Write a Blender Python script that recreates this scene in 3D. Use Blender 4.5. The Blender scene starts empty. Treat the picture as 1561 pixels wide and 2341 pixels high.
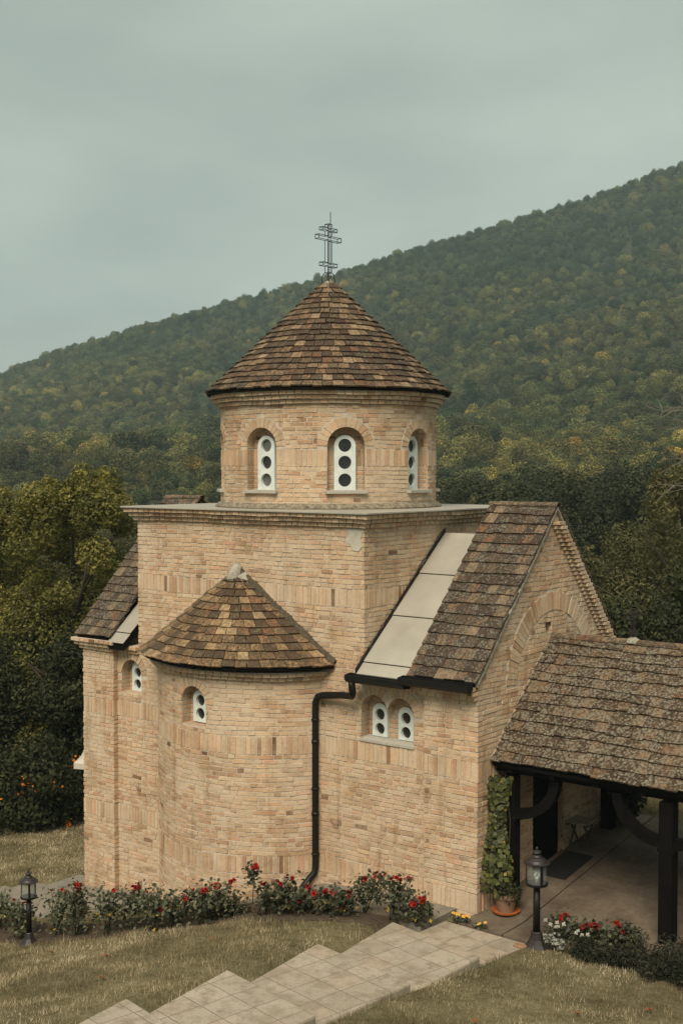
import bpy, bmesh, math, random
import numpy as np
from mathutils import Vector, Matrix
R = math.radians
SC = bpy.context.scene
COL = SC.collection

# ------------------------------------------------------------------ camera, sky, sun, exposure
CAM = (11.22, -14.623, 6.173)
YAW = R(38.531)
FWX, FWY = -math.sin(YAW), math.cos(YAW)
RTX, RTY = math.cos(YAW), math.sin(YAW)
cam = bpy.data.objects.new('camera', bpy.data.cameras.new('camera'))
COL.objects.link(cam)
cam.location = CAM
cam.rotation_euler = (R(90 - 2.052), 0, YAW)
cam.data.lens = 44.2
cam.data.sensor_width = 36
cam.data.sensor_fit = 'AUTO'
cam.data.clip_start = 0.2
cam.data.clip_end = 6000
SC.camera = cam

SUN_EL, SUN_AZ = 48, 292          # azimuth measured from +X towards +Y (the sun stands in front and left of the church)
W = bpy.data.worlds.new('World')
SC.world = W
W.use_nodes = True
nt = W.node_tree
nt.nodes.clear()
wn = lambda t: nt.nodes.new(t)
out = wn('ShaderNodeOutputWorld')
sky = wn('ShaderNodeTexSky')
sky.sky_type = 'NISHITA'
sky.sun_disc = False
sky.sun_elevation = R(SUN_EL)
sky.sun_rotation = R(90 - SUN_AZ)
sky.dust_density = 4
bg1 = wn('ShaderNodeBackground'); bg1.inputs[1].default_value = 0.05
nt.links.new(sky.outputs[0], bg1.inputs[0])
tc = wn('ShaderNodeTexCoord')
sep = wn('ShaderNodeSeparateXYZ'); nt.links.new(tc.outputs['Generated'], sep.inputs[0])
grad = wn('ShaderNodeValToRGB'); nt.links.new(sep.outputs[2], grad.inputs[0])
el = grad.color_ramp.elements
el[0].position = 0.0; el[0].color = (.41, .45, .415, 1)
el[1].position = 1.0; el[1].color = (.60, .60, .54, 1)
e = el.new(.12); e.color = (.395, .455, .415, 1)
e = el.new(.34); e.color = (.36, .41, .37, 1)
mp = wn('ShaderNodeMapping'); mp.inputs['Scale'].default_value = (1.3, 1.3, 3.6)
mp.inputs['Rotation'].default_value = (R(12), R(-9), 0)
nt.links.new(tc.outputs['Generated'], mp.inputs[0])
no = wn('ShaderNodeTexNoise'); no.inputs['Scale'].default_value = 2.1; no.inputs['Detail'].default_value = 4.5
no.inputs['Roughness'].default_value = .5
nt.links.new(mp.outputs[0], no.inputs['Vector'])
cr = wn('ShaderNodeValToRGB'); nt.links.new(no.outputs[0], cr.inputs[0])
cr.color_ramp.elements[0].position = .3; cr.color_ramp.elements[0].color = (.78, .80, .82, 1)
cr.color_ramp.elements[1].position = .72; cr.color_ramp.elements[1].color = (1.24, 1.22, 1.19, 1)
mx = wn('ShaderNodeMixRGB'); mx.blend_type = 'MULTIPLY'; mx.inputs[0].default_value = 1
nt.links.new(grad.outputs[0], mx.inputs[1]); nt.links.new(cr.outputs[0], mx.inputs[2])
bg2 = wn('ShaderNodeBackground'); bg2.inputs[1].default_value = .73
nt.links.new(mx.outputs[0], bg2.inputs[0])
mixs = wn('ShaderNodeMixShader'); mixs.inputs[0].default_value = .93
nt.links.new(bg1.outputs[0], mixs.inputs[1]); nt.links.new(bg2.outputs[0], mixs.inputs[2])
nt.links.new(mixs.outputs[0], out.inputs[0])

sl = bpy.data.lights.new('sun', 'SUN')
sl.energy = 2.35
sl.angle = R(30)
sl.color = (1, .89, .74)
so = bpy.data.objects.new('sun', sl)
COL.objects.link(so)
sd = Vector((math.cos(R(SUN_EL)) * math.cos(R(SUN_AZ)), math.cos(R(SUN_EL)) * math.sin(R(SUN_AZ)), math.sin(R(SUN_EL))))
so.rotation_euler = sd.to_track_quat('Z', 'Y').to_euler()
so.location = (0, -10, 30)

SC.view_settings.view_transform = 'Standard'
SC.view_settings.look = 'None'
SC.view_settings.exposure = 0.75
SC.view_settings.gamma = 1.0
SC.view_settings.use_curve_mapping = False

# ------------------------------------------------------------------ mesh helpers
def link(o, parent=None):
    COL.objects.link(o)
    if parent is not None:
        o.parent = parent
    return o

def tag(o, label=None, cat=None, group=None, kind=None):
    if label: o['label'] = label
    if cat: o['category'] = cat
    if group: o['group'] = group
    if kind: o['kind'] = kind
    return o

def empty(name, loc, label, cat, group=None, rz=0):
    o = bpy.data.objects.new(name, None)
    o.empty_display_size = .2
    o.location = loc
    o.rotation_euler = (0, 0, rz)
    link(o)
    return tag(o, label, cat, group)

class MB:
    """collects geometry, builds ONE mesh object"""
    def __init__(s):
        s.v = []; s.f = []; s.uv = []; s.r = []; s.m = []
    def face(s, idx, uv=None, rnd=0., mat=0):
        s.f.append(tuple(idx)); s.uv.append(uv); s.r.append(rnd); s.m.append(mat)
    def poly(s, pts, uv=None, rnd=0., mat=0):
        b = len(s.v); s.v += [tuple(p) for p in pts]
        s.face(range(b, b + len(pts)), uv, rnd, mat)
    def hexa(s, p, rnd=0., mat=0):
        """eight corners, bottom four then top four, both counter clockwise from above"""
        b = len(s.v); s.v += [tuple(q) for q in p]
        for q in ((3, 2, 1, 0), (4, 5, 6, 7), (0, 1, 5, 4), (1, 2, 6, 5), (2, 3, 7, 6), (3, 0, 4, 7)):
            s.face([b + i for i in q], None, rnd, mat)
    def box(s, x0, x1, y0, y1, z0, z1, rnd=0., mat=0):
        s.hexa([(x0, y0, z0), (x1, y0, z0), (x1, y1, z0), (x0, y1, z0), (x0, y0, z1), (x1, y0, z1), (x1, y1, z1), (x0, y1, z1)], rnd, mat)
    def tube(s, pts, rad, n=8, rnd=0., mat=0, cap=True):
        pts = [Vector(p) for p in pts]
        if not hasattr(rad, '__len__'): rad = [rad] * len(pts)
        b = len(s.v)
        ref = None
        for i, p in enumerate(pts):
            d = (pts[min(i + 1, len(pts) - 1)] - pts[max(i - 1, 0)]).normalized()
            if ref is None:
                ref = Vector((0, 0, 1)) if abs(d.z) < .9 else Vector((1, 0, 0))
            a = d.cross(ref).normalized(); c = a.cross(d).normalized(); ref = c
            for k in range(n):
                t = 2 * math.pi * (k + .5) / n
                q = p + (a * math.cos(t) + c * math.sin(t)) * rad[i]
                s.v.append(tuple(q))
        for i in range(len(pts) - 1):
            for k in range(n):
                k2 = (k + 1) % n
                s.face((b + i * n + k, b + i * n + k2, b + (i + 1) * n + k2, b + (i + 1) * n + k), None, rnd, mat)
        if cap:
            s.face([b + k for k in range(n)][::-1], None, rnd, mat)
            e = b + (len(pts) - 1) * n
            s.face([e + k for k in range(n)], None, rnd, mat)
    def lathe(s, prof, c=(0, 0, 0), n=24, rnd=0., mat=0, ph=0.):
        b = len(s.v)
        for r, z in prof:
            for k in range(n):
                t = ph + 2 * math.pi * k / n
                s.v.append((c[0] + r * math.cos(t), c[1] + r * math.sin(t), c[2] + z))
        for i in range(len(prof) - 1):
            for k in range(n):
                k2 = (k + 1) % n
                s.face((b + i * n + k, b + i * n + k2, b + (i + 1) * n + k2, b + (i + 1) * n + k), None, rnd, mat)
        s.face([b + k for k in range(n)][::-1], None, rnd, mat)
        e = b + (len(prof) - 1) * n
        s.face([e + k for k in range(n)], None, rnd, mat)
    def build(s, name, mats, parent=None, smooth=False, bevel=0, fix=False):
        me = bpy.data.meshes.new(name)
        me.from_pydata(s.v, [], s.f)
        if not isinstance(mats, (list, tuple)): mats = [mats]
        for m in mats: me.materials.append(m)
        me.polygons.foreach_set('material_index', s.m)
        if any(u is not None for u in s.uv):
            uvl = me.uv_layers.new(name='UV')
            flat = []
            for f, u in zip(s.f, s.uv):
                flat += [c for q in (u if u is not None else [(0, 0)] * len(f)) for c in q]
            uvl.data.foreach_set('uv', flat)
        at = me.attributes.new('rnd', 'FLOAT', 'FACE')
        at.data.foreach_set('value', s.r)
        if smooth: me.polygons.foreach_set('use_smooth', [True] * len(s.f))
        me.update()
        if fix:
            bm = bmesh.new(); bm.from_mesh(me)
            bmesh.ops.recalc_face_normals(bm, faces=bm.faces)
            bm.to_mesh(me); bm.free()
        o = bpy.data.objects.new(name, me)
        link(o, parent)
        if bevel:
            md = o.modifiers.new('bevel', 'BEVEL'); md.width = bevel; md.segments = 2; md.limit_method = 'ANGLE'
        return o

def np_mesh(name, V, F, rnd, mat, parent=None, linkit=True):
    """big face soups: V (n,3), F (m,k), rnd (m,)"""
    me = bpy.data.meshes.new(name)
    k = F.shape[1]
    me.vertices.add(len(V)); me.vertices.foreach_set('co', V.astype(np.float32).ravel())
    me.loops.add(F.size); me.loops.foreach_set('vertex_index', F.astype(np.int32).ravel())
    me.polygons.add(len(F)); me.polygons.foreach_set('loop_start', np.arange(0, F.size, k, dtype=np.int32))
    me.update(calc_edges=True)
    at = me.attributes.new('rnd', 'FLOAT', 'FACE'); at.data.foreach_set('value', rnd.astype(np.float32))
    me.materials.append(mat)
    o = bpy.data.objects.new(name, me)
    if linkit: link(o, parent)
    return o

# ------------------------------------------------------------------ material helpers
class NT:
    def __init__(s, name):
        s.mat = bpy.data.materials.new(name); s.mat.use_nodes = True
        s.t = s.mat.node_tree
        s.b = s.t.nodes['Principled BSDF']
        s.out = s.t.nodes['Material Output']
    def n(s, t): return s.t.nodes.new(t)
    def put(s, sock, v):
        if isinstance(v, bpy.types.NodeSocket): s.t.links.new(v, sock)
        else: sock.default_value = v
    def m(s, op, a, b=0., c=0.):
        n = s.n('ShaderNodeMath'); n.operation = op
        s.put(n.inputs[0], a); s.put(n.inputs[1], b); s.put(n.inputs[2], c)
        return n.outputs[0]
    def noise(s, vec, scale, detail=3., rough=.55, out=0):
        n = s.n('ShaderNodeTexNoise'); s.put(n.inputs['Vector'], vec)
        n.inputs['Scale'].default_value = scale; n.inputs['Detail'].default_value = detail; n.inputs['Roughness'].default_value = rough
        return n.outputs[out]
    def white(s, vec=None, w=None, out=0):
        n = s.n('ShaderNodeTexWhiteNoise')
        if w is not None:
            n.noise_dimensions = '1D'; s.put(n.inputs['W'], w)
        else:
            n.noise_dimensions = '3D'; s.put(n.inputs['Vector'], vec)
        return n.outputs[out]
    def ramp(s, f, stops, interp='LINEAR'):
        n = s.n('ShaderNodeValToRGB'); s.put(n.inputs[0], f)
        cr = n.color_ramp; cr.interpolation = interp
        while len(cr.elements) > 1: cr.elements.remove(cr.elements[-1])
        for i, (p, c) in enumerate(stops):
            e = cr.elements[0] if i == 0 else cr.elements.new(p)
            e.position = p
            e.color = (c, c, c, 1) if not hasattr(c, '__len__') else (*c, 1)
        return n.outputs[0]
    def mix(s, f, a, b, mode='MIX'):
        n = s.n('ShaderNodeMixRGB'); n.blend_type = mode
        s.put(n.inputs[0], f)
        for k, v in ((1, a), (2, b)):
            s.put(n.inputs[k], (*v, 1) if isinstance(v, tuple) and len(v) == 3 else v)
        return n.outputs[0]
    def comb(s, x, y, z=0.):
        n = s.n('ShaderNodeCombineXYZ'); s.put(n.inputs[0], x); s.put(n.inputs[1], y); s.put(n.inputs[2], z)
        return n.outputs[0]
    def sep(s, v):
        n = s.n('ShaderNodeSeparateXYZ'); s.put(n.inputs[0], v); return n.outputs
    def obj(s):
        return s.n('ShaderNodeTexCoord').outputs['Object']
    def pos(s):
        return s.n('ShaderNodeNewGeometry').outputs['Position']
    def attr(s, name, typ='GEOMETRY'):
        n = s.n('ShaderNodeAttribute'); n.attribute_name = name; n.attribute_type = typ; return n.outputs['Fac']
    def bump(s, h, dist=.01, strength=.6):
        n = s.n('ShaderNodeBump'); s.put(n.inputs['Height'], h); n.inputs['Distance'].default_value = dist; n.inputs['Strength'].default_value = strength
        s.t.links.new(n.outputs[0], s.b.inputs['Normal'])
    def col(s, c, rough=.8, metal=0., spec=.3):
        s.put(s.b.inputs['Base Color'], (*c, 1) if isinstance(c, tuple) and len(c) == 3 else c)
        s.put(s.b.inputs['Roughness'], rough); s.b.inputs['Metallic'].default_value = metal
        s.b.inputs['Specular IOR Level'].default_value = spec
        return s.mat

def plain(name, c, rough=.6, metal=0., var=.25, scale=8., bump=.0, spec=.3):
    t = NT(name)
    f = t.noise(t.obj(), scale, 5, .6)
    k = t.ramp(f, [(.25, 1 - var), (.75, 1 + var)])
    m = t.col(t.mix(1., c, k, 'MULTIPLY'), rough, metal, spec)
    if bump: t.bump(f, bump, .7)
    return m

Z0, CH = .02, .07            # first course, course height of the brickwork
def brick_mat(name, bands=(0, 26, 58, 88), unit=None, tone=1.0):
    t = NT(name)
    uvn = t.n('ShaderNodeUVMap'); uvn.uv_map = 'UV'
    uv = uvn.outputs[0]
    U, V, _ = t.sep(uv)
    d1 = t.noise(uv, 5.5, 2, .5, 1)
    dx, dy, _ = t.sep(d1)
    u = t.m('ADD', U, t.m('MULTIPLY', t.m('SUBTRACT', dx, .5), .05))
    v = t.m('ADD', V, t.m('MULTIPLY', t.m('SUBTRACT', dy, .5), .016))
    rv = t.m('DIVIDE', t.m('SUBTRACT', v, Z0), CH)
    row = t.m('FLOOR', rv)
    fv = t.m('SUBTRACT', rv, row)
    rowr = t.white(w=row)
    rowo = t.white(w=t.m('ADD', row, 53.3))
    w = t.m('SUBTRACT', .215, t.m('MULTIPLY', t.m('GREATER_THAN', rowr, .45), .085))
    if unit: w = unit
    dv = t.m('MULTIPLY', t.m('MINIMUM', fv, t.m('SUBTRACT', 1., fv)), CH)
    inb = 0.
    for a in bands:
        g = t.m('MULTIPLY', t.m('GREATER_THAN', row, a - .5), t.m('LESS_THAN', row, a + 3.5))
        loc = t.m('SUBTRACT', v, Z0 + a * CH)
        dl = t.m('MINIMUM', loc, t.m('SUBTRACT', .28, loc))
        dv = t.m('ADD', t.m('MULTIPLY', dv, t.m('SUBTRACT', 1., g)), t.m('MULTIPLY', dl, g))
        inb = t.m('ADD', inb, g)
    nb = t.m('SUBTRACT', 1., inb)
    if bands:
        w = t.m('ADD', t.m('MULTIPLY', nb, w), t.m('MULTIPLY', inb, .076))
    x = t.m('DIVIDE', t.m('ADD', u, t.m('MULTIPLY', t.m('MULTIPLY', rowo, .25), nb)), w)
    cell = t.m('FLOOR', x)
    fx = t.m('SUBTRACT', x, cell)
    du = t.m('MULTIPLY', t.m('MINIMUM', fx, t.m('SUBTRACT', 1., fx)), w)
    ident = t.comb(cell, t.m('MULTIPLY', row, nb), t.m('MULTIPLY', inb, 7.7))
    wc = t.white(vec=ident, out=1)
    r1, r2, r3 = t.sep(wc)
    fine = t.noise(uv, 60, 4, .65)
    d = t.m('ADD', t.m('MINIMUM', du, dv), t.m('MULTIPLY', t.m('SUBTRACT', fine, .5), .012))
    mr = t.n('ShaderNodeMapRange'); mr.interpolation_type = 'SMOOTHSTEP'
    t.put(mr.inputs[0], d); mr.inputs[1].default_value = .0045; mr.inputs[2].default_value = .0125
    mask = mr.outputs[0]
    c = t.ramp(r1, [(0, (.475, .315, .185)), (.28, (.545, .365, .222)), (.52, (.455, .295, .17)), (.68, (.53, .33, .198)), (.79, (.41, .245, .128)), (.87, (.52, .275, .155)), (.955, (.33, .19, .09)), (.985, (.22, .125, .06))])
    k = t.m('ADD', .86, t.m('MULTIPLY', r2, .28))
    c = t.mix(1., c, t.comb(k, k, k), 'MULTIPLY')
    big = t.noise(t.pos(), 1.1, 4, .6)
    fk = t.ramp(fine, [(.3, .84), (.7, 1.12)])
    c = t.mix(1., c, fk, 'MULTIPLY')
    smear = t.ramp(t.m('ADD', t.m('MULTIPLY', t.noise(uv, 3.2, 5, .65), .6), t.m('MULTIPLY', r3, .36)), [(.42, 0.), (.68, .75)])
    mort = t.mix(fk, (.44, .375, .28), (.56, .485, .37))
    wash = t.ramp(t.noise(t.pos(), .9, 5, .6), [(.50, 0.), (.66, .55)])
    c = t.mix(smear, c, (.53, .41, .275))
    c = t.mix(wash, c, (.565, .455, .325))
    c = t.mix(mask, mort, c)
    st = t.ramp(big, [(.30, (.74, .69, .63)), (.48, (1., 1., 1.)), (.72, (1.08, 1.07, 1.07))])
    c = t.mix(1., c, st, 'MULTIPLY')
    # grime runs
    sv = t.n('ShaderNodeMapping'); t.put(sv.inputs[0], uv); sv.inputs['Scale'].default_value = (5., .5, 1.)
    gr = t.ramp(t.noise(sv.outputs[0], 1.5, 5, .6), [(.56, (1., 1., 1.)), (.76, (.64, .56, .48))])
    c = t.mix(.9, c, gr, 'MULTIPLY')
    if tone != 1.: c = t.mix(1., c, (tone, tone, tone), 'MULTIPLY')
    t.col(c, .92, 0., .15)
    h = t.m('ADD', t.m('MULTIPLY', mask, t.m('ADD', .7, t.m('MULTIPLY', r3, .5))), t.m('MULTIPLY', fine, .55))
    t.bump(h, .016, 1.)
    return t.mat

def bricks_mat(name):
    t = NT(name)
    r = t.attr('rnd')
    P = t.pos()
    r2 = t.white(w=t.m('MULTIPLY', r, 913.7)); r3 = t.white(w=t.m('MULTIPLY', r, 377.3))
    fine = t.noise(P, 55, 5, .65)
    c = t.ramp(r, [(0, (.495, .345, .210)), (.28, (.57, .40, .248)), (.52, (.49, .33, .197)), (.68, (.55, .36, .222)), (.80, (.455, .29, .172)), (.89, (.555, .325, .208)), (.958, (.38, .235, .132)), (.986, (.25, .15, .085)), (1., (.19, .115, .065))])
    k = t.m('ADD', .84, t.m('MULTIPLY', r2, .32))
    c = t.mix(1., c, t.comb(k, k, k), 'MULTIPLY')
    c = t.mix(1., c, t.ramp(fine, [(.3, .78), (.7, 1.18)]), 'MULTIPLY')
    sm_ = t.ramp(t.m('ADD', t.m('MULTIPLY', t.noise(P, 3.0, 5, .65), .62), t.m('MULTIPLY', r3, .34)), [(.42, 0.), (.62, .85)])
    c = t.mix(sm_, c, (.56, .445, .306))
    wash = t.ramp(t.noise(P, .9, 5, .6), [(.48, 0.), (.66, .7)])
    c = t.mix(t.m('MULTIPLY', wash, t.m('ADD', .5, t.m('MULTIPLY', fine, .8))), c, (.58, .475, .345))
    big = t.noise(P, 1.1, 4, .6)
    c = t.mix(1., c, t.ramp(big, [(.30, (.74, .68, .61)), (.48, (1., 1., 1.)), (.72, (1.08, 1.07, 1.07))]), 'MULTIPLY')
    mp_ = t.n('ShaderNodeMapping'); t.put(mp_.inputs[0], P); mp_.inputs['Scale'].default_value = (4., 4., .45)
    c = t.mix(.9, c, t.ramp(t.noise(mp_.outputs[0], 1.4, 5, .6), [(.55, (1., 1., 1.)), (.74, (.62, .54, .46))]), 'MULTIPLY')
    t.col(c, .92, 0., .15)
    t.bump(t.m('ADD', fine, t.m('MULTIPLY', t.noise(P, 18, 3, .6), .6)), .012, .9)
    return t.mat
BRICKS = bricks_mat('single_bricks')
LMORT = plain('light_mortar', (.49, .41, .315), .95, var=.3, scale=9, bump=.012)
def tile_mat(name, lichen=.4, light=.16, tone=1.):
    t = NT(name)
    r = t.attr('rnd')
    P = t.pos()
    a = .62 - light
    c = t.ramp(r, [(0, (.050, .031, .021)), (.25, (.070, .045, .029)), (a, (.098, .065, .040)), (a + .10, (.135, .090, .053)), (a + .18, (.17, .088, .048)), (a + .24, (.19, .125, .072)), (.93, (.25, .18, .11)), (1., (.32, .25, .16))])
    f1 = t.noise(P, 22, 6, .7)
    f2 = t.noise(P, 7, 5, .65)
    f3 = t.noise(P, 70, 4, .6)
    c = t.mix(t.m('MULTIPLY', t.ramp(t.m('ADD', f1, t.m('MULTIPLY', t.m('SUBTRACT', f2, .5), .5)), [(.40, 0.), (.54, .85)]), t.ramp(r, [(.76, 1.), (.9, .6)])), c, t.ramp(f3, [(.35, (.026, .020, .014)), (.65, (.062, .050, .036))]))
    c = t.mix(t.ramp(f2, [(.5, 0.), (.68, .4)]), c, (.10, .085, .05))
    vo = t.n('ShaderNodeTexVoronoi'); t.put(vo.inputs['Vector'], P); vo.inputs['Scale'].default_value = 26
    sp = t.m('ADD', t.m('MULTIPLY', vo.outputs['Distance'], -.55), t.m('ADD', t.m('MULTIPLY', f2, .6), t.m('MULTIPLY', f1, .5)))
    hi = .62 - .22 * lichen
    c = t.mix(t.ramp(sp, [(hi - .2, 0.), (hi - .12, .12 + .3 * lichen), (hi, .25 + .6 * lichen)]), c, t.ramp(f3, [(.35, (.14, .125, .09)), (.65, (.30, .285, .23))]))
    c = t.mix(1., c, t.ramp(f3, [(.3, .7), (.7, 1.25)]), 'MULTIPLY')
    c = t.mix(1., c, tone if isinstance(tone, tuple) else (tone, tone, tone), 'MULTIPLY')
    t.col(c, .9, 0., .2)
    t.bump(t.m('ADD', f1, t.m('MULTIPLY', f3, .5)), .008, .8)
    return t.mat

def leaf_mat(name, stops, trans=.25, vary=.4, loc_scale=.02, rough=.6, inst=False):
    t = NT(name)
    r = t.attr('rnd')
    c = t.ramp(r, stops)
    oi = t.n('ShaderNodeObjectInfo')
    k = t.m('ADD', 1 - vary * .5, t.m('MULTIPLY', oi.outputs['Random'], vary))
    c = t.mix(1., c, t.comb(k, k, k), 'MULTIPLY')
    if inst:
        lo = oi.outputs['Location']
        n1 = t.noise(lo, loc_scale, 4, .6)
        n2 = t.noise(lo, loc_scale * 6, 2, .6)
        wr = t.white(vec=lo)
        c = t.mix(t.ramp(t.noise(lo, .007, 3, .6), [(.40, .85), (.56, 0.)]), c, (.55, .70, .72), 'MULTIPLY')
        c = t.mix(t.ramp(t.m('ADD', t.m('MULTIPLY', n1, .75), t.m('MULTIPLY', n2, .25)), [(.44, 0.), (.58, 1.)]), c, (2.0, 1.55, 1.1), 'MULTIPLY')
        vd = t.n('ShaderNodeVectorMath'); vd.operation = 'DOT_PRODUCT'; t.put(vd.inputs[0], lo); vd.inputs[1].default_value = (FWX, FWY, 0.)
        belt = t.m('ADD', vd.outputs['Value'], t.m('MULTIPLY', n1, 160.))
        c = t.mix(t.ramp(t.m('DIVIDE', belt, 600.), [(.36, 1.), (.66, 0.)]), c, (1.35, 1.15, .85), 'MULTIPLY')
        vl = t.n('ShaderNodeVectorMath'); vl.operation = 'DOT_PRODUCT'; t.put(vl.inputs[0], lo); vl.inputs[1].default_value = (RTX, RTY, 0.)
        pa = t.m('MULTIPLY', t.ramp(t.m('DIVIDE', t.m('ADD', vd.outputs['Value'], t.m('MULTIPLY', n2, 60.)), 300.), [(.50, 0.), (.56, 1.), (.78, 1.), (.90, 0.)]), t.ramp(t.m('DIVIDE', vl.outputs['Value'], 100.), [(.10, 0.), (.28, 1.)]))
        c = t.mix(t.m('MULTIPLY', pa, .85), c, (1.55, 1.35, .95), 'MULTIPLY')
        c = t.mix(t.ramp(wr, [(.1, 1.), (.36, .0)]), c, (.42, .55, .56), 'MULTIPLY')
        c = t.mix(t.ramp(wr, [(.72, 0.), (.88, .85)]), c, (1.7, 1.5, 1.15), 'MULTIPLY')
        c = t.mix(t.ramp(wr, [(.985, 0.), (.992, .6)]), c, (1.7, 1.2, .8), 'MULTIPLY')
    t.col(c, rough, 0., .2)
    if trans:
        tr = t.n('ShaderNodeBsdfTranslucent'); t.put(tr.inputs[0], t.mix(1., c, (1.3, 1.4, .7), 'MULTIPLY'))
        ms = t.n('ShaderNodeMixShader'); ms.inputs[0].default_value = trans
        t.t.links.new(t.b.outputs[0], ms.inputs[1]); t.t.links.new(tr.outputs[0], ms.inputs[2])
        t.t.links.new(ms.outputs[0], t.out.inputs[0])
    return t.mat

BRICK = brick_mat('buff_brick')
CORN = brick_mat('cornice_brick', (), .125, .92)
SOLD = brick_mat('voussoir_brick', (), .076, .98)
TILE_D = tile_mat('drum_tile', .35, .27, (1.12, 1.05, 1.0))
TILE_A = tile_mat('apse_tile', .2, .36, (1.34, 1.24, 1.08))
TILE_R = tile_mat('arm_tile', .6, .16)
TILE_P = tile_mat('porch_tile', .95, .14, (.92, .86, .80))
RIDGE = tile_mat('ridge_tile', .35, .5)
MORTAR = plain('grey_mortar', (.31, .285, .225), .95, var=.4, scale=14, bump=.02)
MOSS = plain('dirty_mortar', (.075, .06, .04), .95, var=.6, scale=25, bump=.02)
PLASTER = plain('pale_plaster', (.44, .41, .33), .95, var=.25, scale=14, bump=.006)
METAL = plain('beige_sheet_metal', (.335, .31, .255), .5, var=.16, scale=1.7, spec=.3)
BLACK = plain('black_iron', (.006, .0055, .005), .5, var=.3, scale=20, spec=.3)
IRONB = plain('brown_iron', (.020, .015, .013), .5, var=.4, scale=25, spec=.5)
WHITE = plain('white_frame_paint', (.60, .64, .60), .5, var=.16, scale=7)
SILL = plain('pale_sill', (.38, .36, .30), .8, var=.15, scale=12)
GLASSD = plain('dark_window_glass', (.016, .016, .014), .12, var=.3, scale=3, spec=.6)
GLASSM = plain('grey_window_glass', (.10, .105, .095), .2, var=.4, scale=5, spec=.6)
WOODD = plain('black_stained_wood', (.005, .0042, .0034), .9, var=.4, scale=9, spec=.08)
WOODB = plain('brown_wood', (.14, .065, .03), .7, var=.3, scale=9)
WOODL = plain('worn_dark_wood', (.09, .07, .05), .8, var=.35, scale=14)
WOODG = plain('weathered_wood', (.34, .28, .21), .8, var=.35, scale=14)

# ------------------------------------------------------------------ terrain
def smv(t):
    t = np.clip(t, 0., 1.); return t * t * (3 - 2 * t)
KX = [-30, -7.6, -5.3, -3.6, -2.3, -1.2, -.9, 2.5]
KY = [-1.75, -1.75, -1.9, -2.15, -1.62, -1.08, -1.0, -1.0]
def kerb_y(x):
    return np.interp(np.asarray(x, float), KX, KY)
GX = [-30, -12, -8, -6.2, -5.4, -4.65, -3.5, -2.45, -1.64, -.8, .4, 2]
GZ = [-2.2, -1.75, -1.45, -1.34, -1.3, -1.17, -.86, -.60, -.42, -.20, -.07, 0]
def gz(x, y):
    x = np.asarray(x, float); y = np.asarray(y, float)
    c = np.interp(x, GX, GZ)
    r = .035 + .07 * np.clip((x + 5) / 6.4, 0, 1) + .015 * smv((x - 2.8) / 1.5)
    d = .13 * smv((1.0 - x) / 1.6) * smv((kerb_y(x) - y - .03) / .12) * smv((y + 9) / 5)
    z = c - d + r * np.maximum(0., -y - .55)
    z = z + .135 * np.maximum(y, 0) * smv((x - 1.2) / .8)
    dep = (x - CAM[0]) * FWX + (y - CAM[1]) * FWY
    z = z + np.where(dep < 8, .3 * (8 - dep) * np.minimum(1, (8 - dep) / 3), 0.)
    return z
def G(x, y): return float(gz(x, y))

def ridge_elev(a):
    """tangent of the skyline's elevation against the tangent of the bearing off the view axis"""
    xs = [-.9, -.27, -.22, -.136, -.014, .097, .181, .271, .9]
    ys = [.0, .077, .096, .121, .153, .187, .211, .243, .36]
    return np.interp(a, xs, ys)
def hill_z(s, l):
    s = np.asarray(s, float); l = np.asarray(l, float)
    ss = np.maximum(s, 1.)
    er = ridge_elev(l / np.maximum(ss, 60.))
    t = (ss - 55) / 600.
    g = np.where(t < 1, np.clip(t, 0, 1) ** 1.05, 1 - .5 * (t - 1))
    el = -.040 + (er + .040) * g
    z = 6.17 + ss * el - 5.2
    und = np.sin(l * .031 + s * .012) * 2.4 + np.sin(l * .013 - s * .021 + 1.3) * 2.6 + np.sin(l * .07 + .05 * s) * 1.2
    z = z + und * smv((s - 90) / 120.) * smv((640 - s) / 120.)
    near = -2.2 + 0. * s
    return np.where(s < 55, near + (z - near) * smv((s - 25) / 30.), z)
def to_xy(s, l):
    return CAM[0] + FWX * s + RTX * l, CAM[1] + FWY * s + RTY * l

def ground_mat():
    t = NT('dry_lawn')
    P = t.pos()
    a = t.noise(P, 1.3, 5, .65); b = t.noise(P, 9, 5, .7); c3 = t.noise(P, 60, 4, .7)
    c = t.ramp(t.m('ADD', t.m('MULTIPLY', a, .6), t.m('MULTIPLY', b, .4)), [(.36, (.085, .072, .034)), (.5, (.16, .135, .070)), (.64, (.25, .215, .125))])
    c = t.mix(1., c, t.ramp(c3, [(.3, .55), (.7, 1.35)]), 'MULTIPLY')
    t.col(c, .95, 0., .1)
    t.bump(t.m('ADD', b, c3), .03, .8)
    return t.mat
LAWN = ground_mat()
SOIL = plain('bed_soil', (.060, .042, .027), .95, var=.5, scale=18, bump=.03)

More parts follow.
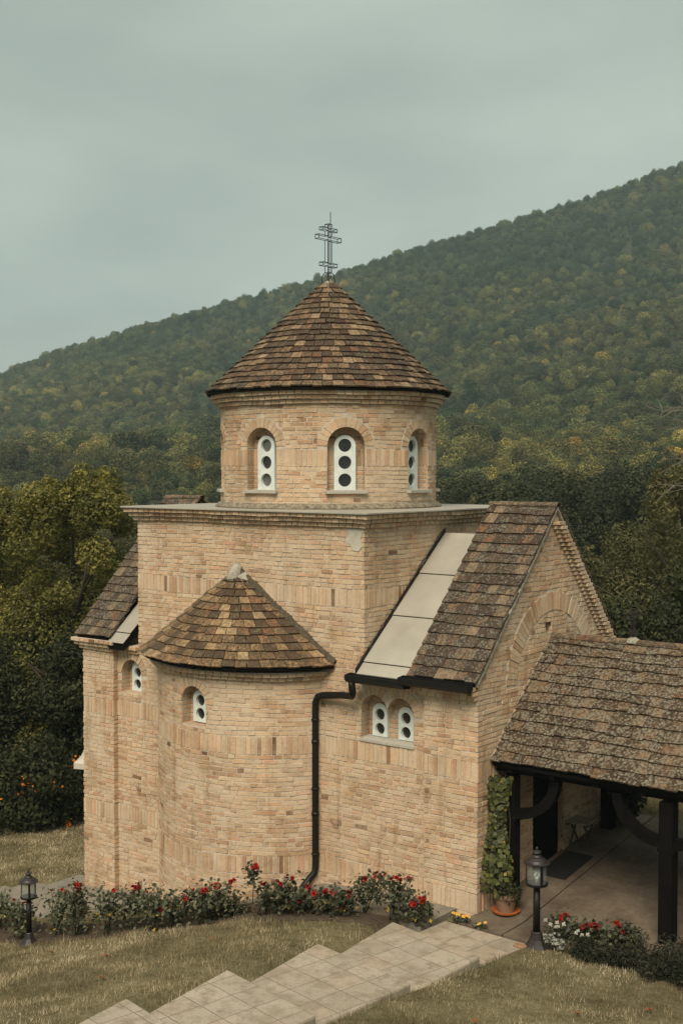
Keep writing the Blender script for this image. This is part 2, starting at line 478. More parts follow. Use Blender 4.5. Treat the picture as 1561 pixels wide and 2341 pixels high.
def sheet(name, xs, ys, zf, mat, xy=None):
    X, Y = np.meshgrid(xs, ys)
    if xy: PX, PY = xy(X, Y)
    else: PX, PY = X, Y
    Z = zf(X, Y)
    V = np.stack([PX.ravel(), PY.ravel(), Z.ravel()], 1)
    nx, ny = len(xs), len(ys)
    i = np.arange(nx * ny).reshape(ny, nx)
    F = np.stack([i[:-1, :-1].ravel(), i[:-1, 1:].ravel(), i[1:, 1:].ravel(), i[1:, :-1].ravel()], 1)
    o = np_mesh(name, V, F, np.zeros(len(F)), mat)
    o.data.polygons.foreach_set('use_smooth', [True] * len(F))
    return tag(o, kind='structure')
def lawn_z(x, y):
    inx = smv((x - 1.28) / .2) * smv((3.2 - x) / .18) * smv((-.35 - y) / .2)
    pav = smv((x - 1.9) / .1) * smv((y + .55) / .1) * smv((4.25 - y) / .1)
    wob0 = -.13 * inx - .07 * pav
    edge = np.maximum(np.maximum(-13 - x, y - 9), np.maximum(x - 13, 0))
    wob = .012 * np.sin(x * 3.1 + y * 1.7) + .015 * np.sin(y * 2.3 - x * 1.1)
    return gz(x, y) + wob + wob0 - .25 * np.maximum(edge, 0) ** 1.3
sheet('lawn', np.concatenate([np.arange(-19, 1, .2), np.arange(1, 3.6, .08), np.arange(3.6, 19.01, .2)]), np.arange(-21, 17.01, .13), lawn_z, LAWN)
HILLM = plain('forest_floor', (.030, .030, .017), .95, var=.4, scale=.2)
sheet('hill', np.concatenate([np.arange(-700, -320, 40), np.arange(-320, 330, 10), np.arange(330, 701, 40)]),
      np.concatenate([np.arange(-120, 20, 20), np.arange(20, 760, 8), np.arange(760, 1500, 60)]),
      lambda l, s: hill_z(s, l), HILLM, xy=lambda l, s: to_xy(s, l))

# ------------------------------------------------------------------ brick walls built course by course
RNG = random.Random(7)
def resample(plan, seg):
    P = []; L = []; acc = 0.
    n = len(plan)
    for i in range(n):
        a = Vector(plan[i]); b = Vector(plan[(i + 1) % n])
        d = (b - a).length; k = max(1, round(d / seg))
        for j in range(k):
            P.append(a + (b - a) * (j / k)); L.append(acc + d * j / k)
        acc += d
    return P, L, acc
def normals(P):
    N = []
    n = len(P)
    for i in range(n):
        d1 = (P[i] - P[i - 1]).normalized(); d2 = (P[(i + 1) % n] - P[i]).normalized()
        n1 = Vector((d1.y, -d1.x)); n2 = Vector((d2.y, -d2.x))
        m = n1 + n2
        if m.length < .2: m = n1
        m.normalize()
        N.append(m / max(.4, m.dot(n1)))
    return N
def ring_course(name, plan, z0, z1, mat, parent=None, seg=.19, jit=.009, rec=.010, u0=0., bands=()):
    P, L, tot = resample(plan, seg)
    N = normals(P)
    n = len(P)
    L2 = L + [tot]
    k0 = math.floor((z0 - Z0) / CH + 1e-6); zs = [z0]
    k = k0 + 1
    while Z0 + k * CH < z1 - .01:
        r = k
        inside = any(b < r < b + 4 for b in bands)
        if not inside: zs.append(Z0 + k * CH)
        k += 1
    zs.append(z1)
    rings = []
    for a, b in zip(zs[:-1], zs[1:]):
        off = [RNG.uniform(-jit * .2, jit) for _ in range(n)]
        if rec:
            rings.append((a, [-rec] * n)); rings.append((a + .012, [-rec] * n)); rings.append((a + .0125, off)); rings.append((b - .0005, off))
        else:
            rings.append((a, off)); rings.append((b - .0005, off))
    mb = MB()
    for z, off in rings:
        for p, q, o in zip(P, N, off):
            zz = z if z in (z0,) or z > z1 - .002 or not rec else z + .007 * math.sin(2.3 * p.x + 2.9 * p.y + 3.1 * z) + .005 * math.sin(6.1 * p.x - 5.3 * p.y + 8.7 * z)
            mb.v.append((p.x + q.x * o, p.y + q.y * o, zz))
    for i in range(len(rings) - 1):
        za, zb = rings[i][0], rings[i + 1][0]
        for j in range(n):
            j2 = (j + 1) % n
            mb.face((i * n + j, i * n + j2, (i + 1) * n + j2, (i + 1) * n + j), [(u0 + L2[j], za), (u0 + L2[j + 1], za), (u0 + L2[j + 1], zb), (u0 + L2[j], zb)])
    mb.face([j for j in range(n)][::-1], [(P[j].x, P[j].y) for j in range(n)][::-1])
    e = (len(rings) - 1) * n
    mb.face([e + j for j in range(n)], [(P[j].x, P[j].y) for j in range(n)])
    return mb.build(name, mat, parent)


def core_wall(name, plan, z0, z1, parent=None, rec=.005):
    """plain closed mortar core of a wall, a little behind the brick faces"""
    P = [Vector(p) for p in plan]; N = normals(P); n = len(P)
    mb = MB()
    for z in (z0, z1):
        for p, q in zip(P, N): mb.v.append((p.x - q.x * rec, p.y - q.y * rec, z))
    L = 0.
    for k in range(n):
        k2 = (k + 1) % n; l2 = L + (P[k2] - P[k]).length
        mb.face((k, k2, n + k2, n + k), [(L, z0), (l2, z0), (l2, z1), (L, z1)]); L = l2
    mb.face(list(range(n))[::-1], [(P[k].x, P[k].y) for k in range(n)][::-1])
    mb.face([n + k for k in range(n)], [(P[k].x, P[k].y) for k in range(n)])
    return mb.build(name, [LMORT, BRICK], parent)
def runs_of(plan):
    """split a closed plan into runs between its corners"""
    P = [Vector(p) for p in plan]; n = len(P)
    cor = []
    for k in range(n):
        d1 = (P[k] - P[k - 1]).normalized(); d2 = (P[(k + 1) % n] - P[k]).normalized()
        if d1.dot(d2) < .94: cor.append((k, d1.x * d2.y - d1.y * d2.x > 0))
    if not cor: return [([P[k % n] for k in range(n + 1)], False, False, True)]
    out = []
    for a, (k, cv) in enumerate(cor):
        k2, cv2 = cor[(a + 1) % len(cor)]
        m = (k2 - k) % n or n
        out.append(([P[(k + t) % n] for t in range(m + 1)], cv, cv2, False))
    return out
def brick_faces(plan, z0, z1, bands=(0, 26, 58, 88), holes=(), clip=None, seed=1, skip=None, heads=False, ann=None):
    """every brick of a wall: holes = [(frame, arch outline width, z bottom, z spring, ring)], clip(p, za, zb) trims"""
    rg = random.Random(seed)
    mb = MB()
    kk = math.floor((z0 - Z0) / CH + 1e-6); rows = []
    while Z0 + kk * CH < z1 - .012:
        a = Z0 + kk * CH
        if kk in bands: rows.append((a, min(a + 4 * CH, z1), True)); kk += 4
        else: rows.append((a, min(a + CH, z1), False)); kk += 1
    for run, cv, cv2, closed in runs_of(plan):
        S = [0.]
        for a, b in zip(run[:-1], run[1:]): S.append(S[-1] + (b - a).length)
        T = S[-1]
        if skip and skip(run[0], run[-1]): continue
        def at(s_):
            if s_ <= 0: k = 0
            elif s_ >= T: k = len(S) - 2
            else:
                k = min(len(S) - 2, int(np.searchsorted(S, s_)) - 1); k = max(k, 0)
            d = (run[k + 1] - run[k]).normalized()
            return run[k] + d * (s_ - S[k]), Vector((d.y, -d.x))
        for ri, (za, zb, band) in enumerate(rows):
            s_ = (.004 if ri % 2 else -.006) if (cv and not closed) else 0.
            end = T + ((.006 if ri % 2 else -.004) if (cv2 and not closed) else 0.)
            if closed: s_ = rg.uniform(0, .2); end = T + s_ - .010
            first = True
            pat = rg.random()
            while s_ < end - .02:
                if band: w = .067 + rg.uniform(-.006, .006)
                else:
                    hd = heads or rg.random() < (.8 if pat < .45 else .3)
                    w = (.118 if hd else .225) + rg.uniform(-.014, .014)
                    if first and not closed: w *= (.5 if ri % 2 else 1.); w = max(w, .08)
                first = False
                e_ = s_ + w
                if e_ > end - .05: e_ = end
                iv = [(s_, e_)]
                s_ = e_ + .011 + rg.uniform(-.003, .004)
                for fr, hw, hb, hs, rgw in holes:
                    nx_ = []
                    for (a, b) in iv:
                        pm, nn = at((a + b) / 2)
                        if Vector((nn.x, nn.y, 0)).dot(fr.n) < .55: nx_.append((a, b)); continue
                        rel = Vector((pm.x, pm.y, 0)) - Vector((fr.o.x, fr.o.y, 0))
                        if abs(rel.dot(fr.n)) > .35: nx_.append((a, b)); continue
                        u = rel.dot(fr.s); r0 = hw / 2
                        lo_, hi_ = za, zb
                        if hi_ <= hb or lo_ >= hs + r0 + rgw: nx_.append((a, b)); continue
                        if lo_ + .01 < hs: half = r0 + .002
                        else: half = 0.
                        if rgw and hi_ > hs:
                            zz = max(lo_ - hs, 0.)
                            half = max(half, math.sqrt(max(0., (r0 + rgw) ** 2 - zz * zz)))
                        sg = 1. if (at((a + b) / 2 + .01)[0] - pm).dot(Vector((fr.s.x, fr.s.y))) > 0 else -1.
                        c = (a + b) / 2 - u * sg
                        l, r_ = c - half, c + half
                        if b <= l or a >= r_: nx_.append((a, b)); continue
                        if a < l - .02: nx_.append((a, l))
                        if b > r_ + .02: nx_.append((r_, b))
                    iv = nx_
                for a, b in iv:
                    if b - a < .018: continue
                    if ann:
                        pm, nn = at((a + b) / 2)
                        if nn.x > .9 and ann[1] < math.hypot(pm.y - ann[0], (za + zb) / 2 - 2.98) < ann[2] and za > 2.98: continue
                    if clip:
                        c2 = clip(at(a)[0], at(b)[0], za, zb)
                        if c2 is None: continue
                        a, b = a + (b - a) * c2[0], b - (b - a) * (1 - c2[1])
                        if b - a < .018: continue
                    (pa, na), (pb, nb_) = at(a), at(b)
                    jo = max(0., zb - za - (.009 + rg.uniform(0, .004)))
                    zlo, zhi = za + (zb - za - jo) * .5 + rg.uniform(-.003, .003), zb - (zb - za - jo) * .5 + rg.uniform(-.003, .003)
                    o = rg.uniform(-.001, .009); tl = rg.uniform(-.003, .003)
                    wv = .006 * math.sin(2.3 * pa.x + 2.9 * pa.y + 3.1 * za) + .004 * math.sin(6.1 * pa.x - 5.3 * pa.y + 8.7 * za)
                    wv2 = .006 * math.sin(2.3 * pb.x + 2.9 * pb.y + 3.1 * za) + .004 * math.sin(6.1 * pb.x - 5.3 * pb.y + 8.7 * za)
                    g_ = .0035; dv = (pb - pa).normalized()
                    B = len(mb.v)
                    for (p, nrm, off, sh, zz) in ((pa, na, -.03, 0, zlo + wv), (pb, nb_, -.03, 0, zlo + wv2), (pb, nb_, -.03, 0, zhi + wv2), (pa, na, -.03, 0, zhi + wv),
                                                  (pa, na, o + tl, g_, zlo + wv + g_), (pb, nb_, o - tl, -g_, zlo + wv2 + g_), (pb, nb_, o - tl, -g_, zhi + wv2 - g_), (pa, na, o + tl, g_, zhi + wv - g_)):
                        q = p + nrm * off + dv * sh
                        mb.v.append((q.x, q.y, zz))
                    rn = rg.random()
                    for f in ((4, 5, 6, 7), (0, 1, 5, 4), (1, 2, 6, 5), (2, 3, 7, 6), (3, 0, 4, 7)):
                        mb.face([B + t for t in f], [(a, za), (b, za), (b, zb), (a, zb)], rn)
    return mb
def merge(wall_o, mb):
    """put the bricks into the wall's own mesh (third material)"""
    b = mb.build('bricks', [BRICKS], None)
    n0 = len(wall_o.data.polygons)
    if len(wall_o.data.materials) == 1: wall_o.data.materials.append(BRICK)
    while len(wall_o.data.materials) < 3: wall_o.data.materials.append(BRICKS)
    bm = bmesh.new(); bm.from_mesh(wall_o.data)
    n0 = len(bm.faces)
    bm.from_mesh(b.data)
    bm.faces.ensure_lookup_table()
    for f in bm.faces[n0:]: f.material_index = 2
    bm.to_mesh(wall_o.data); bm.free()
    bpy.data.objects.remove(b)
def circle(c, r, n=96, a0=0., a1=360.):
    full = abs(a1 - a0) > 359.
    m = n if full else n + 1
    return [(c[0] + r * math.cos(R(a0 + (a1 - a0) * i / n)), c[1] + r * math.sin(R(a0 + (a1 - a0) * i / n))) for i in range(m)]

def arch_outline(w, zb, zsp, n=14):
    """outline (s, z): counter clockwise seen from outside"""
    r = w / 2
    pts = [(-r, zb), (r, zb)]
    for i in range(n + 1):
        a = math.pi * i / n
        pts.append((r * math.cos(a), zsp + r * math.sin(a)))
    return pts
class Frame:
    """local frame of an opening: o = point on wall face, s = along wall, n = outward"""
    def __init__(s, o, az):
        s.o = Vector(o); a = R(az); s.n = Vector((math.cos(a), math.sin(a), 0)); s.s = Vector((-math.sin(a), math.cos(a), 0))
    def at(s, u, z, d): 
        p = s.o + s.s * u + s.n * d
        return (p.x, p.y, z)
def prism(mb, fr, out, d0, d1, uvk=(0, 0)):
    """solid between depths d0 (inner) and d1 (outer) with brick uvs"""
    n = len(out); b = len(mb.v)
    for d in (d0, d1):
        for (u, z) in out: mb.v.append(fr.at(u, z, d))
    mb.face([b + i for i in range(n)][::-1], [(u + uvk[0], z) for u, z in out][::-1])
    mb.face([b + n + i for i in range(n)], [(u + uvk[0], z) for u, z in out])
    L = 0.
    for i in range(n):
        j = (i + 1) % n
        l2 = L + math.hypot(out[j][0] - out[i][0], out[j][1] - out[i][1])
        vert = abs(out[j][0] - out[i][0]) < 1e-5
        if vert: uv = [(d0, out[i][1]), (d0, out[j][1]), (d1, out[j][1]), (d1, out[i][1])]
        else: uv = [(L, d0 + 9), (l2, d0 + 9), (l2, d1 + 9), (L, d1 + 9)]
        mb.face((b + i, b + j, b + n + j, b + n + i), uv)
        L = l2
def cut(o, frames):
    """cut arched recesses into a closed wall"""
    for fr, out, depth in frames:
        mb = MB(); prism(mb, fr, out, -depth, .25, (3.3, 0)); mb.m = [1] * len(mb.m)
        c = mb.build('cutter', [LMORT, BRICK], None, fix=True)
        md = o.modifiers.new('cut', 'BOOLEAN'); md.operation = 'DIFFERENCE'; md.solver = 'EXACT'; md.object = c
        dg = bpy.context.evaluated_depsgraph_get()
        me = bpy.data.meshes.new_from_object(o.evaluated_get(dg))
        o.modifiers.clear()
        o.data = me
        bpy.data.objects.remove(c)
def arch_ring(mb, fr, w, zsp, th, proud, curve=None, n=None, a0=0., a1=180., back=.04):
    """voussoirs round an arch, each a brick of its own"""
    r = w / 2
    n = n or max(7, round(math.pi * (r + th / 2) * (a1 - a0) / 180 / .085))
    for i in range(n):
        g = .5 * .016 / (r + th / 2)
        aa = R(a0) + R(a1 - a0) * i / n + g; ab = R(a0) + R(a1 - a0) * (i + 1) / n - g
        pr = proud + RNG.uniform(-.003, .005)
        t2 = th + RNG.uniform(-.012, .012)
        q = []
        for dd in (-back, pr):
            for (rr, a) in ((r + .002, aa), (r + t2, aa), (r + t2, ab), (r + .002, ab)):
                u, z = rr * math.cos(a), zsp + rr * math.sin(a)
                e = dd - (curve - math.sqrt(max(.01, curve ** 2 - u * u)) if curve else 0)
                q.append(fr.at(u, z, e))
        b = len(mb.v); mb.v += q
        k = i * .31; rv_ = RNG.random() * .86
        uvs = [(.01, .03 + k), (.06, .03 + k), (.06, .06 + k), (.01, .06 + k)]
        for f in ((3, 2, 1, 0), (4, 5, 6, 7), (0, 1, 5, 4), (1, 2, 6, 5), (2, 3, 7, 6), (3, 0, 4, 7)):
            x = RNG.random() * 3
            s = i * .152 + .076 * .5
            mb.face([b + j for j in f], [(s - .026, .03 + j * .01) for j in (0, 1, 1, 0)][:2] + [(s + .026, .04), (s + .026, .03)], rv_)

def window(name, parent, fr, w, zb, zt, depth, holes, hr, sill=None, pane_mats=None):
    """white arched board with round panes; frame > pane"""
    r = w / 2
    mb = MB(); out = arch_outline(w, zb, zt - r, 16)
    n = len(out); b = len(mb.v)
    # board with holes: split in horizontal strips, each strip carrying one hole
    zs = [zb]
    for i in range(len(holes) - 1): zs.append((holes[i] + holes[i + 1]) / 2)
    zs.append(zt)
    def edge(z):
        zsp = zt - r
        return r if z <= zsp else math.sqrt(max(0, r * r - (z - zsp) ** 2))
    d1, d0 = -depth + .058, -depth + .003
    for i, hz in enumerate(holes):
        za, zc = zs[i], zs[i + 1]
        m = 40
        ring = []
        for k in range(m):
            a = 2 * math.pi * k / m
            dx, dz = math.cos(a), math.sin(a)
            # march outwards to the strip's outline
            lo, hi = hr, 2.
            for _ in range(26):
                mid = (lo + hi) / 2; x, z = dx * mid, hz + dz * mid
                ok = za <= z <= zc and abs(x) <= edge(z)
                lo, hi = (mid, hi) if ok else (lo, mid)
            ring.append((dx * lo, hz + dz * lo))
        # exact corners
        for k in range(m):
            a, c = ring[k], ring[(k + 1) % m]
            i0 = (hr * math.cos(2 * math.pi * k / m), hz + hr * math.sin(2 * math.pi * k / m))
            i1 = (hr * math.cos(2 * math.pi * (k + 1) / m), hz + hr * math.sin(2 * math.pi * (k + 1) / m))
            ex = []
            for (sx, sz) in ((r, za), (-r, za), (r, zc), (-r, zc)):
                if abs(sx) <= edge(sz) + 1e-6:
                    ang = math.atan2(sz - hz, sx) % (2 * math.pi)
                    if 2 * math.pi * k / m < ang < 2 * math.pi * (k + 1) / m: ex = [(sx, sz)]
            mb.poly([fr.at(*p, d1) for p in [i0, a] + ex + [c, i1]])
            mb.poly([fr.at(*i0, d1), fr.at(*i1, d1), fr.at(*i1, d0 - .012), fr.at(*i0, d0 - .012)])
    for i in range(n):
        p, q = out[i], out[(i + 1) % n]
        mb.poly([fr.at(*p, d0), fr.at(*q, d0), fr.at(*q, d1), fr.at(*p, d1)])
    o = mb.build(name, WHITE, parent)
    for i, hz in enumerate(holes):
        pb = MB()
        pb.poly([fr.at((hr + .006) * math.cos(2 * math.pi * k / 24), hz + (hr + .006) * math.sin(2 * math.pi * k / 24), d0 + .004) for k in range(24)])
        pb.build('pane', (pane_mats or [GLASSD] * 9)[i], o)
    if sill:
        sb = MB(); ws, th, pr, z = sill
        sb.hexa([fr.at(-ws / 2, z - th, -depth + .001), fr.at(-ws / 2, z - th, pr), fr.at(ws / 2, z - th, pr), fr.at(ws / 2, z - th, -depth + .001),
                 fr.at(-ws / 2, z + .012, -depth + .001), fr.at(-ws / 2, z, pr), fr.at(ws / 2, z, pr), fr.at(ws / 2, z + .012, -depth + .001)][0:8])
        sb.build('sill', SILL, o, fix=True)
    return o

# ------------------------------------------------------------------ roof tiles
def tile_plane(mb, o, u, v, n, width, length, tw, ex, th=.026, jit=1., lo=.0, hi=1., clip=None, left=None):
    """o eave corner, u along eave, v up the slope, n outward normal"""
    o, u, v, n = Vector(o), Vector(u).normalized(), Vector(v).normalized(), Vector(n).normalized()
    rows = int(math.ceil(length / ex))
    for i in range(rows):
        sag = RNG.uniform(-.006, .006)
        x = -tw * (.5 if i % 2 else 0) - RNG.uniform(0, .05)
        while x < width - .01:
            w = tw * RNG.uniform(.93, 1.07)
            a, b = max(x, 0.), min(x + w - .004, width)
            x += w
            if b - a < .02: continue
            y0 = i * ex + RNG.uniform(-.009, .009) * jit + sag + .012 * math.sin(a * 2.3 + i * 1.7) * jit
            y1 = min(i * ex + ex * 1.5, length)
            if y1 - y0 < .03: continue
            h0 = th * 1.45 + RNG.uniform(0, .008) * jit; h1 = .002
            tl = RNG.uniform(-.004, .004) * jit
            if clip and clip((o + u * (a + b) / 2 + v * (y0 + y1) / 2)): continue
            P = lambda s, t, h: tuple(o + u * s + v * t + n * h)
            mb.hexa([P(a, y0, h0 - .002 + tl), P(b, y0, h0 - .002 - tl), P(b, y1, h1 - .001), P(a, y1, h1 - .001),
                     P(a, y0, h0 + th + tl), P(b, y0, h0 + th - tl), P(b, y1, h1 + th), P(a, y1, h1 + th)], rnd=RNG.uniform(lo, hi))
def tile_cone(mb, apex, eave, rows, tw, th=.026, top=.965, lo=0., hi=1.):
    """eave(t) t in 0..1 -> point of the eave line; tiles run up to the apex"""
    A = Vector(apex)
    m = 400
    E = [Vector(eave(i / m)) for i in range(m + 1)]
    def ep(t):
        t = max(0., min(1., t)) * m; i = min(int(t), m - 1); return E[i].lerp(E[i + 1], t - i)
    length = sum((E[i + 1] - E[i]).length for i in range(m))
    for i in range(rows):
        f0 = i / rows * top; f1 = min((i + 1.5) / rows * top, top + .01)
        sc = 1 - f0
        cnt = max(5, round(length * sc / tw))
        ph = RNG.random()
        cuts = sorted(set([0.] + [min(1., max(0., (k + ph + RNG.uniform(-.09, .09)) / cnt)) for k in range(cnt)] + [1.]))
        sag = RNG.uniform(-.004, .004)
        for a, b in zip(cuts[:-1], cuts[1:]):
            if b - a < .12 / cnt: continue
            b2 = b - .006 / (length * sc)
            ff = f0 + RNG.uniform(-.005, .005) + sag * .5 + .003 * math.sin(a * 40 + i * 2.1)
            pa, pb = ep(a).lerp(A, ff), ep(b2).lerp(A, ff)
            qa, qb = ep(a).lerp(A, f1), ep(b2).lerp(A, f1)
            n = (pb - pa).cross(qa - pa).normalized()
            if n.z < 0: n = -n
            h0 = th * 1.5 + RNG.uniform(0, .009); h1 = .002
            tl = RNG.uniform(-.003, .003)
            mb.hexa([pa + n * (h0 - .002 + tl), pb + n * (h0 - .002 - tl), qb + n * (h1 - .001), qa + n * (h1 - .001),
                     pa + n * (h0 + th + tl), pb + n * (h0 + th - tl), qb + n * (h1 + th), qa + n * (h1 + th)], rnd=RNG.uniform(lo, hi))
def ridge_tiles(mb, a, b, r=.075, tl=.34, lo=.2, hi=.9):
    a, b = Vector(a), Vector(b); d = (b - a); L = d.length; d.normalize()
    side = d.cross(Vector((0, 0, 1))).normalized(); up = side.cross(d)
    n = max(1, round(L / tl))
    for i in range(n):
        p, q = a + d * (L * i / n - .02), a + d * (L * (i + 1) / n + .02)
        rn = RNG.uniform(lo, hi); bse = len(mb.v)
        for pt, rr in ((p, r * .92), (q, r * 1.05)):
            for ro in (rr, rr - .014):
                for k in range(9):
                    t = math.pi * k / 8
                    mb.v.append(tuple(pt + side * math.cos(t) * ro + up * (math.sin(t) * ro * .8 - .015)))
        for k in range(8):
            o0, i0, o1, i1 = bse, bse + 9, bse + 18, bse + 27
            mb.face((o0 + k, o0 + k + 1, o1 + k + 1, o1 + k), None, rn)
            mb.face((i0 + k, i1 + k, i1 + k + 1, i0 + k + 1), None, rn)
            mb.face((o0 + k, i0 + k, i0 + k + 1, o0 + k + 1), None, rn)
            mb.face((o1 + k, o1 + k + 1, i1 + k + 1, i1 + k), None, rn)

# ------------------------------------------------------------------ THE CHURCH
CHURCH = empty('church', (0, 0, 0), 'buff brick church with round drum tower, conical tiled roofs and an apse', 'church')
WX, BD = 4.86, 4.07                       # crossing block
XL, XLA, XRA, XR = -6.205, -5.403, 1.145, 2.03
YB = 3.76
PR = .096
base_plan = [(XL, -PR), (XLA, -PR), (XLA, 0), (XRA, 0), (XRA, -PR), (XR, -PR), (XR, YB), (XL, YB)]
wall = core_wall('wall', base_plan, Z0 - 22 * CH, Z0 + 42 * CH, CHURCH)
fE = lambda x: Frame((x, 0, 0), -90)
F_L, F_1, F_2 = fE(-5.05), fE(.185), fE(.655)
DOOR = Frame((XR, 1.88, 0), 0)
cut(wall, [(F_L, arch_outline(.50, 2.28, 2.60), .20), (F_1, arch_outline(.475, 2.16, 2.595), .20), (F_2, arch_outline(.475, 2.16, 2.595), .20),
           (DOOR, [(-.46, .12), (.46, .12), (.46, 2.05), (-.46, 2.05)], .14)])
merge(wall, brick_faces(base_plan, Z0 - 22 * CH, Z0 + 42 * CH, holes=[(F_L, .50, 2.28, 2.60, .15), (F_1, .475, 2.16, 2.595, .15), (F_2, .475, 2.16, 2.595, .15), (DOOR, .92, .12, 2.05, 0.)], seed=1, skip=lambda a, b: a.x < -6.1 and b.x < -6.1 or (a.y > 3.7 and b.y > 3.7)))
window('window', CHURCH, F_L, .27, 2.285, 2.80, .20, [2.41, 2.61], .085)
for f in (F_1, F_2):
    window('window', CHURCH, f, .27, 2.20, 2.69, .20, [2.315, 2.525], .085)
sb = MB(); sb.hexa([(-.05, .199, 2.13), (-.07, -.02, 2.13), (.91, -.02, 2.13), (.89, .199, 2.13), (-.05, .199, 2.198), (-.07, -.02, 2.163), (.91, -.02, 2.163), (.89, .199, 2.198)])
sb.build('sill', SILL, CHURCH, fix=True)
db = MB(); db.box(XR - .135, XR - .09, 1.43, 2.33, .13, 2.04); db.build('door', WOODD, CHURCH)

# crossing block
block_plan = [(-WX, 0), (0, 0), (0, BD), (-WX, BD)]
block = core_wall('wall', block_plan, Z0 + 42 * CH, Z0 + 75 * CH, CHURCH)
merge(block, brick_faces(block_plan, Z0 + 42 * CH, Z0 + 75 * CH, seed=2))
def cornice(name, mk, z, steps, mat, parent, seg=.125):
    for i, off in enumerate(steps):
        pass
mbs = []
def rect(o): return [(-WX - o, -o), (o, -o), (o, BD + o), (-WX - o, BD + o)]
def corn(plans, z, parent, mat=CORN, h=CH):
    """corbelled courses joined into one mesh"""
    objs = []
    for i, p in enumerate(plans):
        c_ = core_wall('cornice', p, z + i * h + .006, z + (i + 1) * h - .001, parent, rec=.012)
        merge(c_, brick_faces(p, z + i * h, z + (i + 1) * h, bands=(), seed=77 + i * 13 + int(z * 100), heads=True))
        objs.append(c_)
    bm = bmesh.new()
    for o in objs: bm.from_mesh(o.data)
    me = objs[0].data; bm.to_mesh(me); bm.free()
    for o in objs[1:]: bpy.data.objects.remove(o)
    return objs[0]
corn([rect(.05), rect(.11), rect(.17)], Z0 + 75 * CH, CHURCH)
ZS = Z0 + 78 * CH                          # underside of the roof slab
mb = MB()
o = .215
mb.hexa([(-WX - o, -o, ZS), (o, -o, ZS), (o, BD + o, ZS), (-WX - o, BD + o, ZS), (-WX - o, -o, ZS + .028), (o, -o, ZS + .028), (o, BD + o, ZS + .028), (-WX - o, BD + o, ZS + .028)])
mb.build('roof_slab', METAL, CHURCH, bevel=.006)
pb = MB()                                   # plaster patch near the corner
pts = [(-.33, 5.26), (-.05, 5.27), (-.03, 5.2), (-.06, 5.12), (-.03, 5.0), (-.10, 4.93), (-.2, 4.94), (-.25, 5.02), (-.36, 5.06), (-.33, 5.13), (-.30, 5.17)]
pb.v += [(x, -.010, z) for x, z in pts] + [(x, .004, z) for x, z in pts]
k = len(pts); pb.face(list(range(k))); 
for i in range(k): pb.face((i, i + k, (i + 1) % k + k, (i + 1) % k))
pb.build('plaster_patch', PLASTER, CHURCH, fix=True)

# drum
DC, DR = (-2.37, 2.085), 1.83
drum = core_wall('drum_wall', circle(DC, DR, 120, 1.13, 361.13), ZS + .03, Z0 + 102 * CH, CHURCH)
DFR = []
for k in range(8):
    az = -42 + 45 * k
    DFR.append(Frame((DC[0] + DR * math.cos(R(az)), DC[1] + DR * math.sin(R(az)), 0), az))
cut(drum, [(f, arch_outline(.60, 5.78, 6.50), .20) for f in DFR])
merge(drum, brick_faces(circle(DC, DR, 120), Z0 + 79 * CH, Z0 + 102 * CH, holes=[(f, .60, 5.78, 6.50, .16) for f in DFR], seed=3))
PM = [[GLASSM, GLASSD, GLASSM], [GLASSD, GLASSD, GLASSD], [GLASSD, GLASSD, GLASSD], [GLASSD, GLASSD, GLASSD]]
for k, f in enumerate(DFR):
    pm = PM[0] if k == 7 else PM[1]
    window('window', CHURCH, f, .345, 5.80, 6.675, .20, [5.965, 6.245, 6.515], .105, sill=(.66, .045, .05, 5.80), pane_mats=pm)
for f in DFR:
    mb = MB(); arch_ring(mb, f, .60, 6.50, .15, .004, curve=DR); mb.build('window_arch', BRICKS, CHURCH)
corn([circle(DC, DR + .05, 120), circle(DC, DR + .11, 120), circle(DC, DR + .165, 120)], Z0 + 102 * CH, CHURCH)
mb = MB(); mb.lathe([(DR + .10, ZS + .0285), (DR + .085, ZS + .06), (DR + .035, ZS + .105), (DR - .02, ZS + .125)], (DC[0], DC[1], 0), 96)
fl = mb.build('mortar_fillet', plain('stained_mortar', (.20, .17, .12), .95, var=.7, scale=16, bump=.02), CHURCH, smooth=True)
ZE, RE = 7.385, 2.05
mb = MB()
tile_cone(mb, (DC[0], DC[1], 9.35), lambda t: (DC[0] + RE * math.cos(t * 2 * math.pi), DC[1] + RE * math.sin(t * 2 * math.pi), ZE), 19, .165, top=.955)
droof = mb.build('roof', TILE_D, CHURCH)
mb = MB(); mb.lathe([(RE - .06, ZE - .012), (RE + .012, ZE - .012), (RE + .012, ZE + .012), (.06, 9.27)], (DC[0], DC[1], 0), 64)
mb.build('roof_boarding', WOODD, CHURCH)
mb = MB(); mb.lathe([(.135, 9.20), (.12, 9.245), (.075, 9.30), (.03, 9.335)], (DC[0], DC[1], 0), 20)
mb.build('mortar_cap', MORTAR, CHURCH, smooth=True)

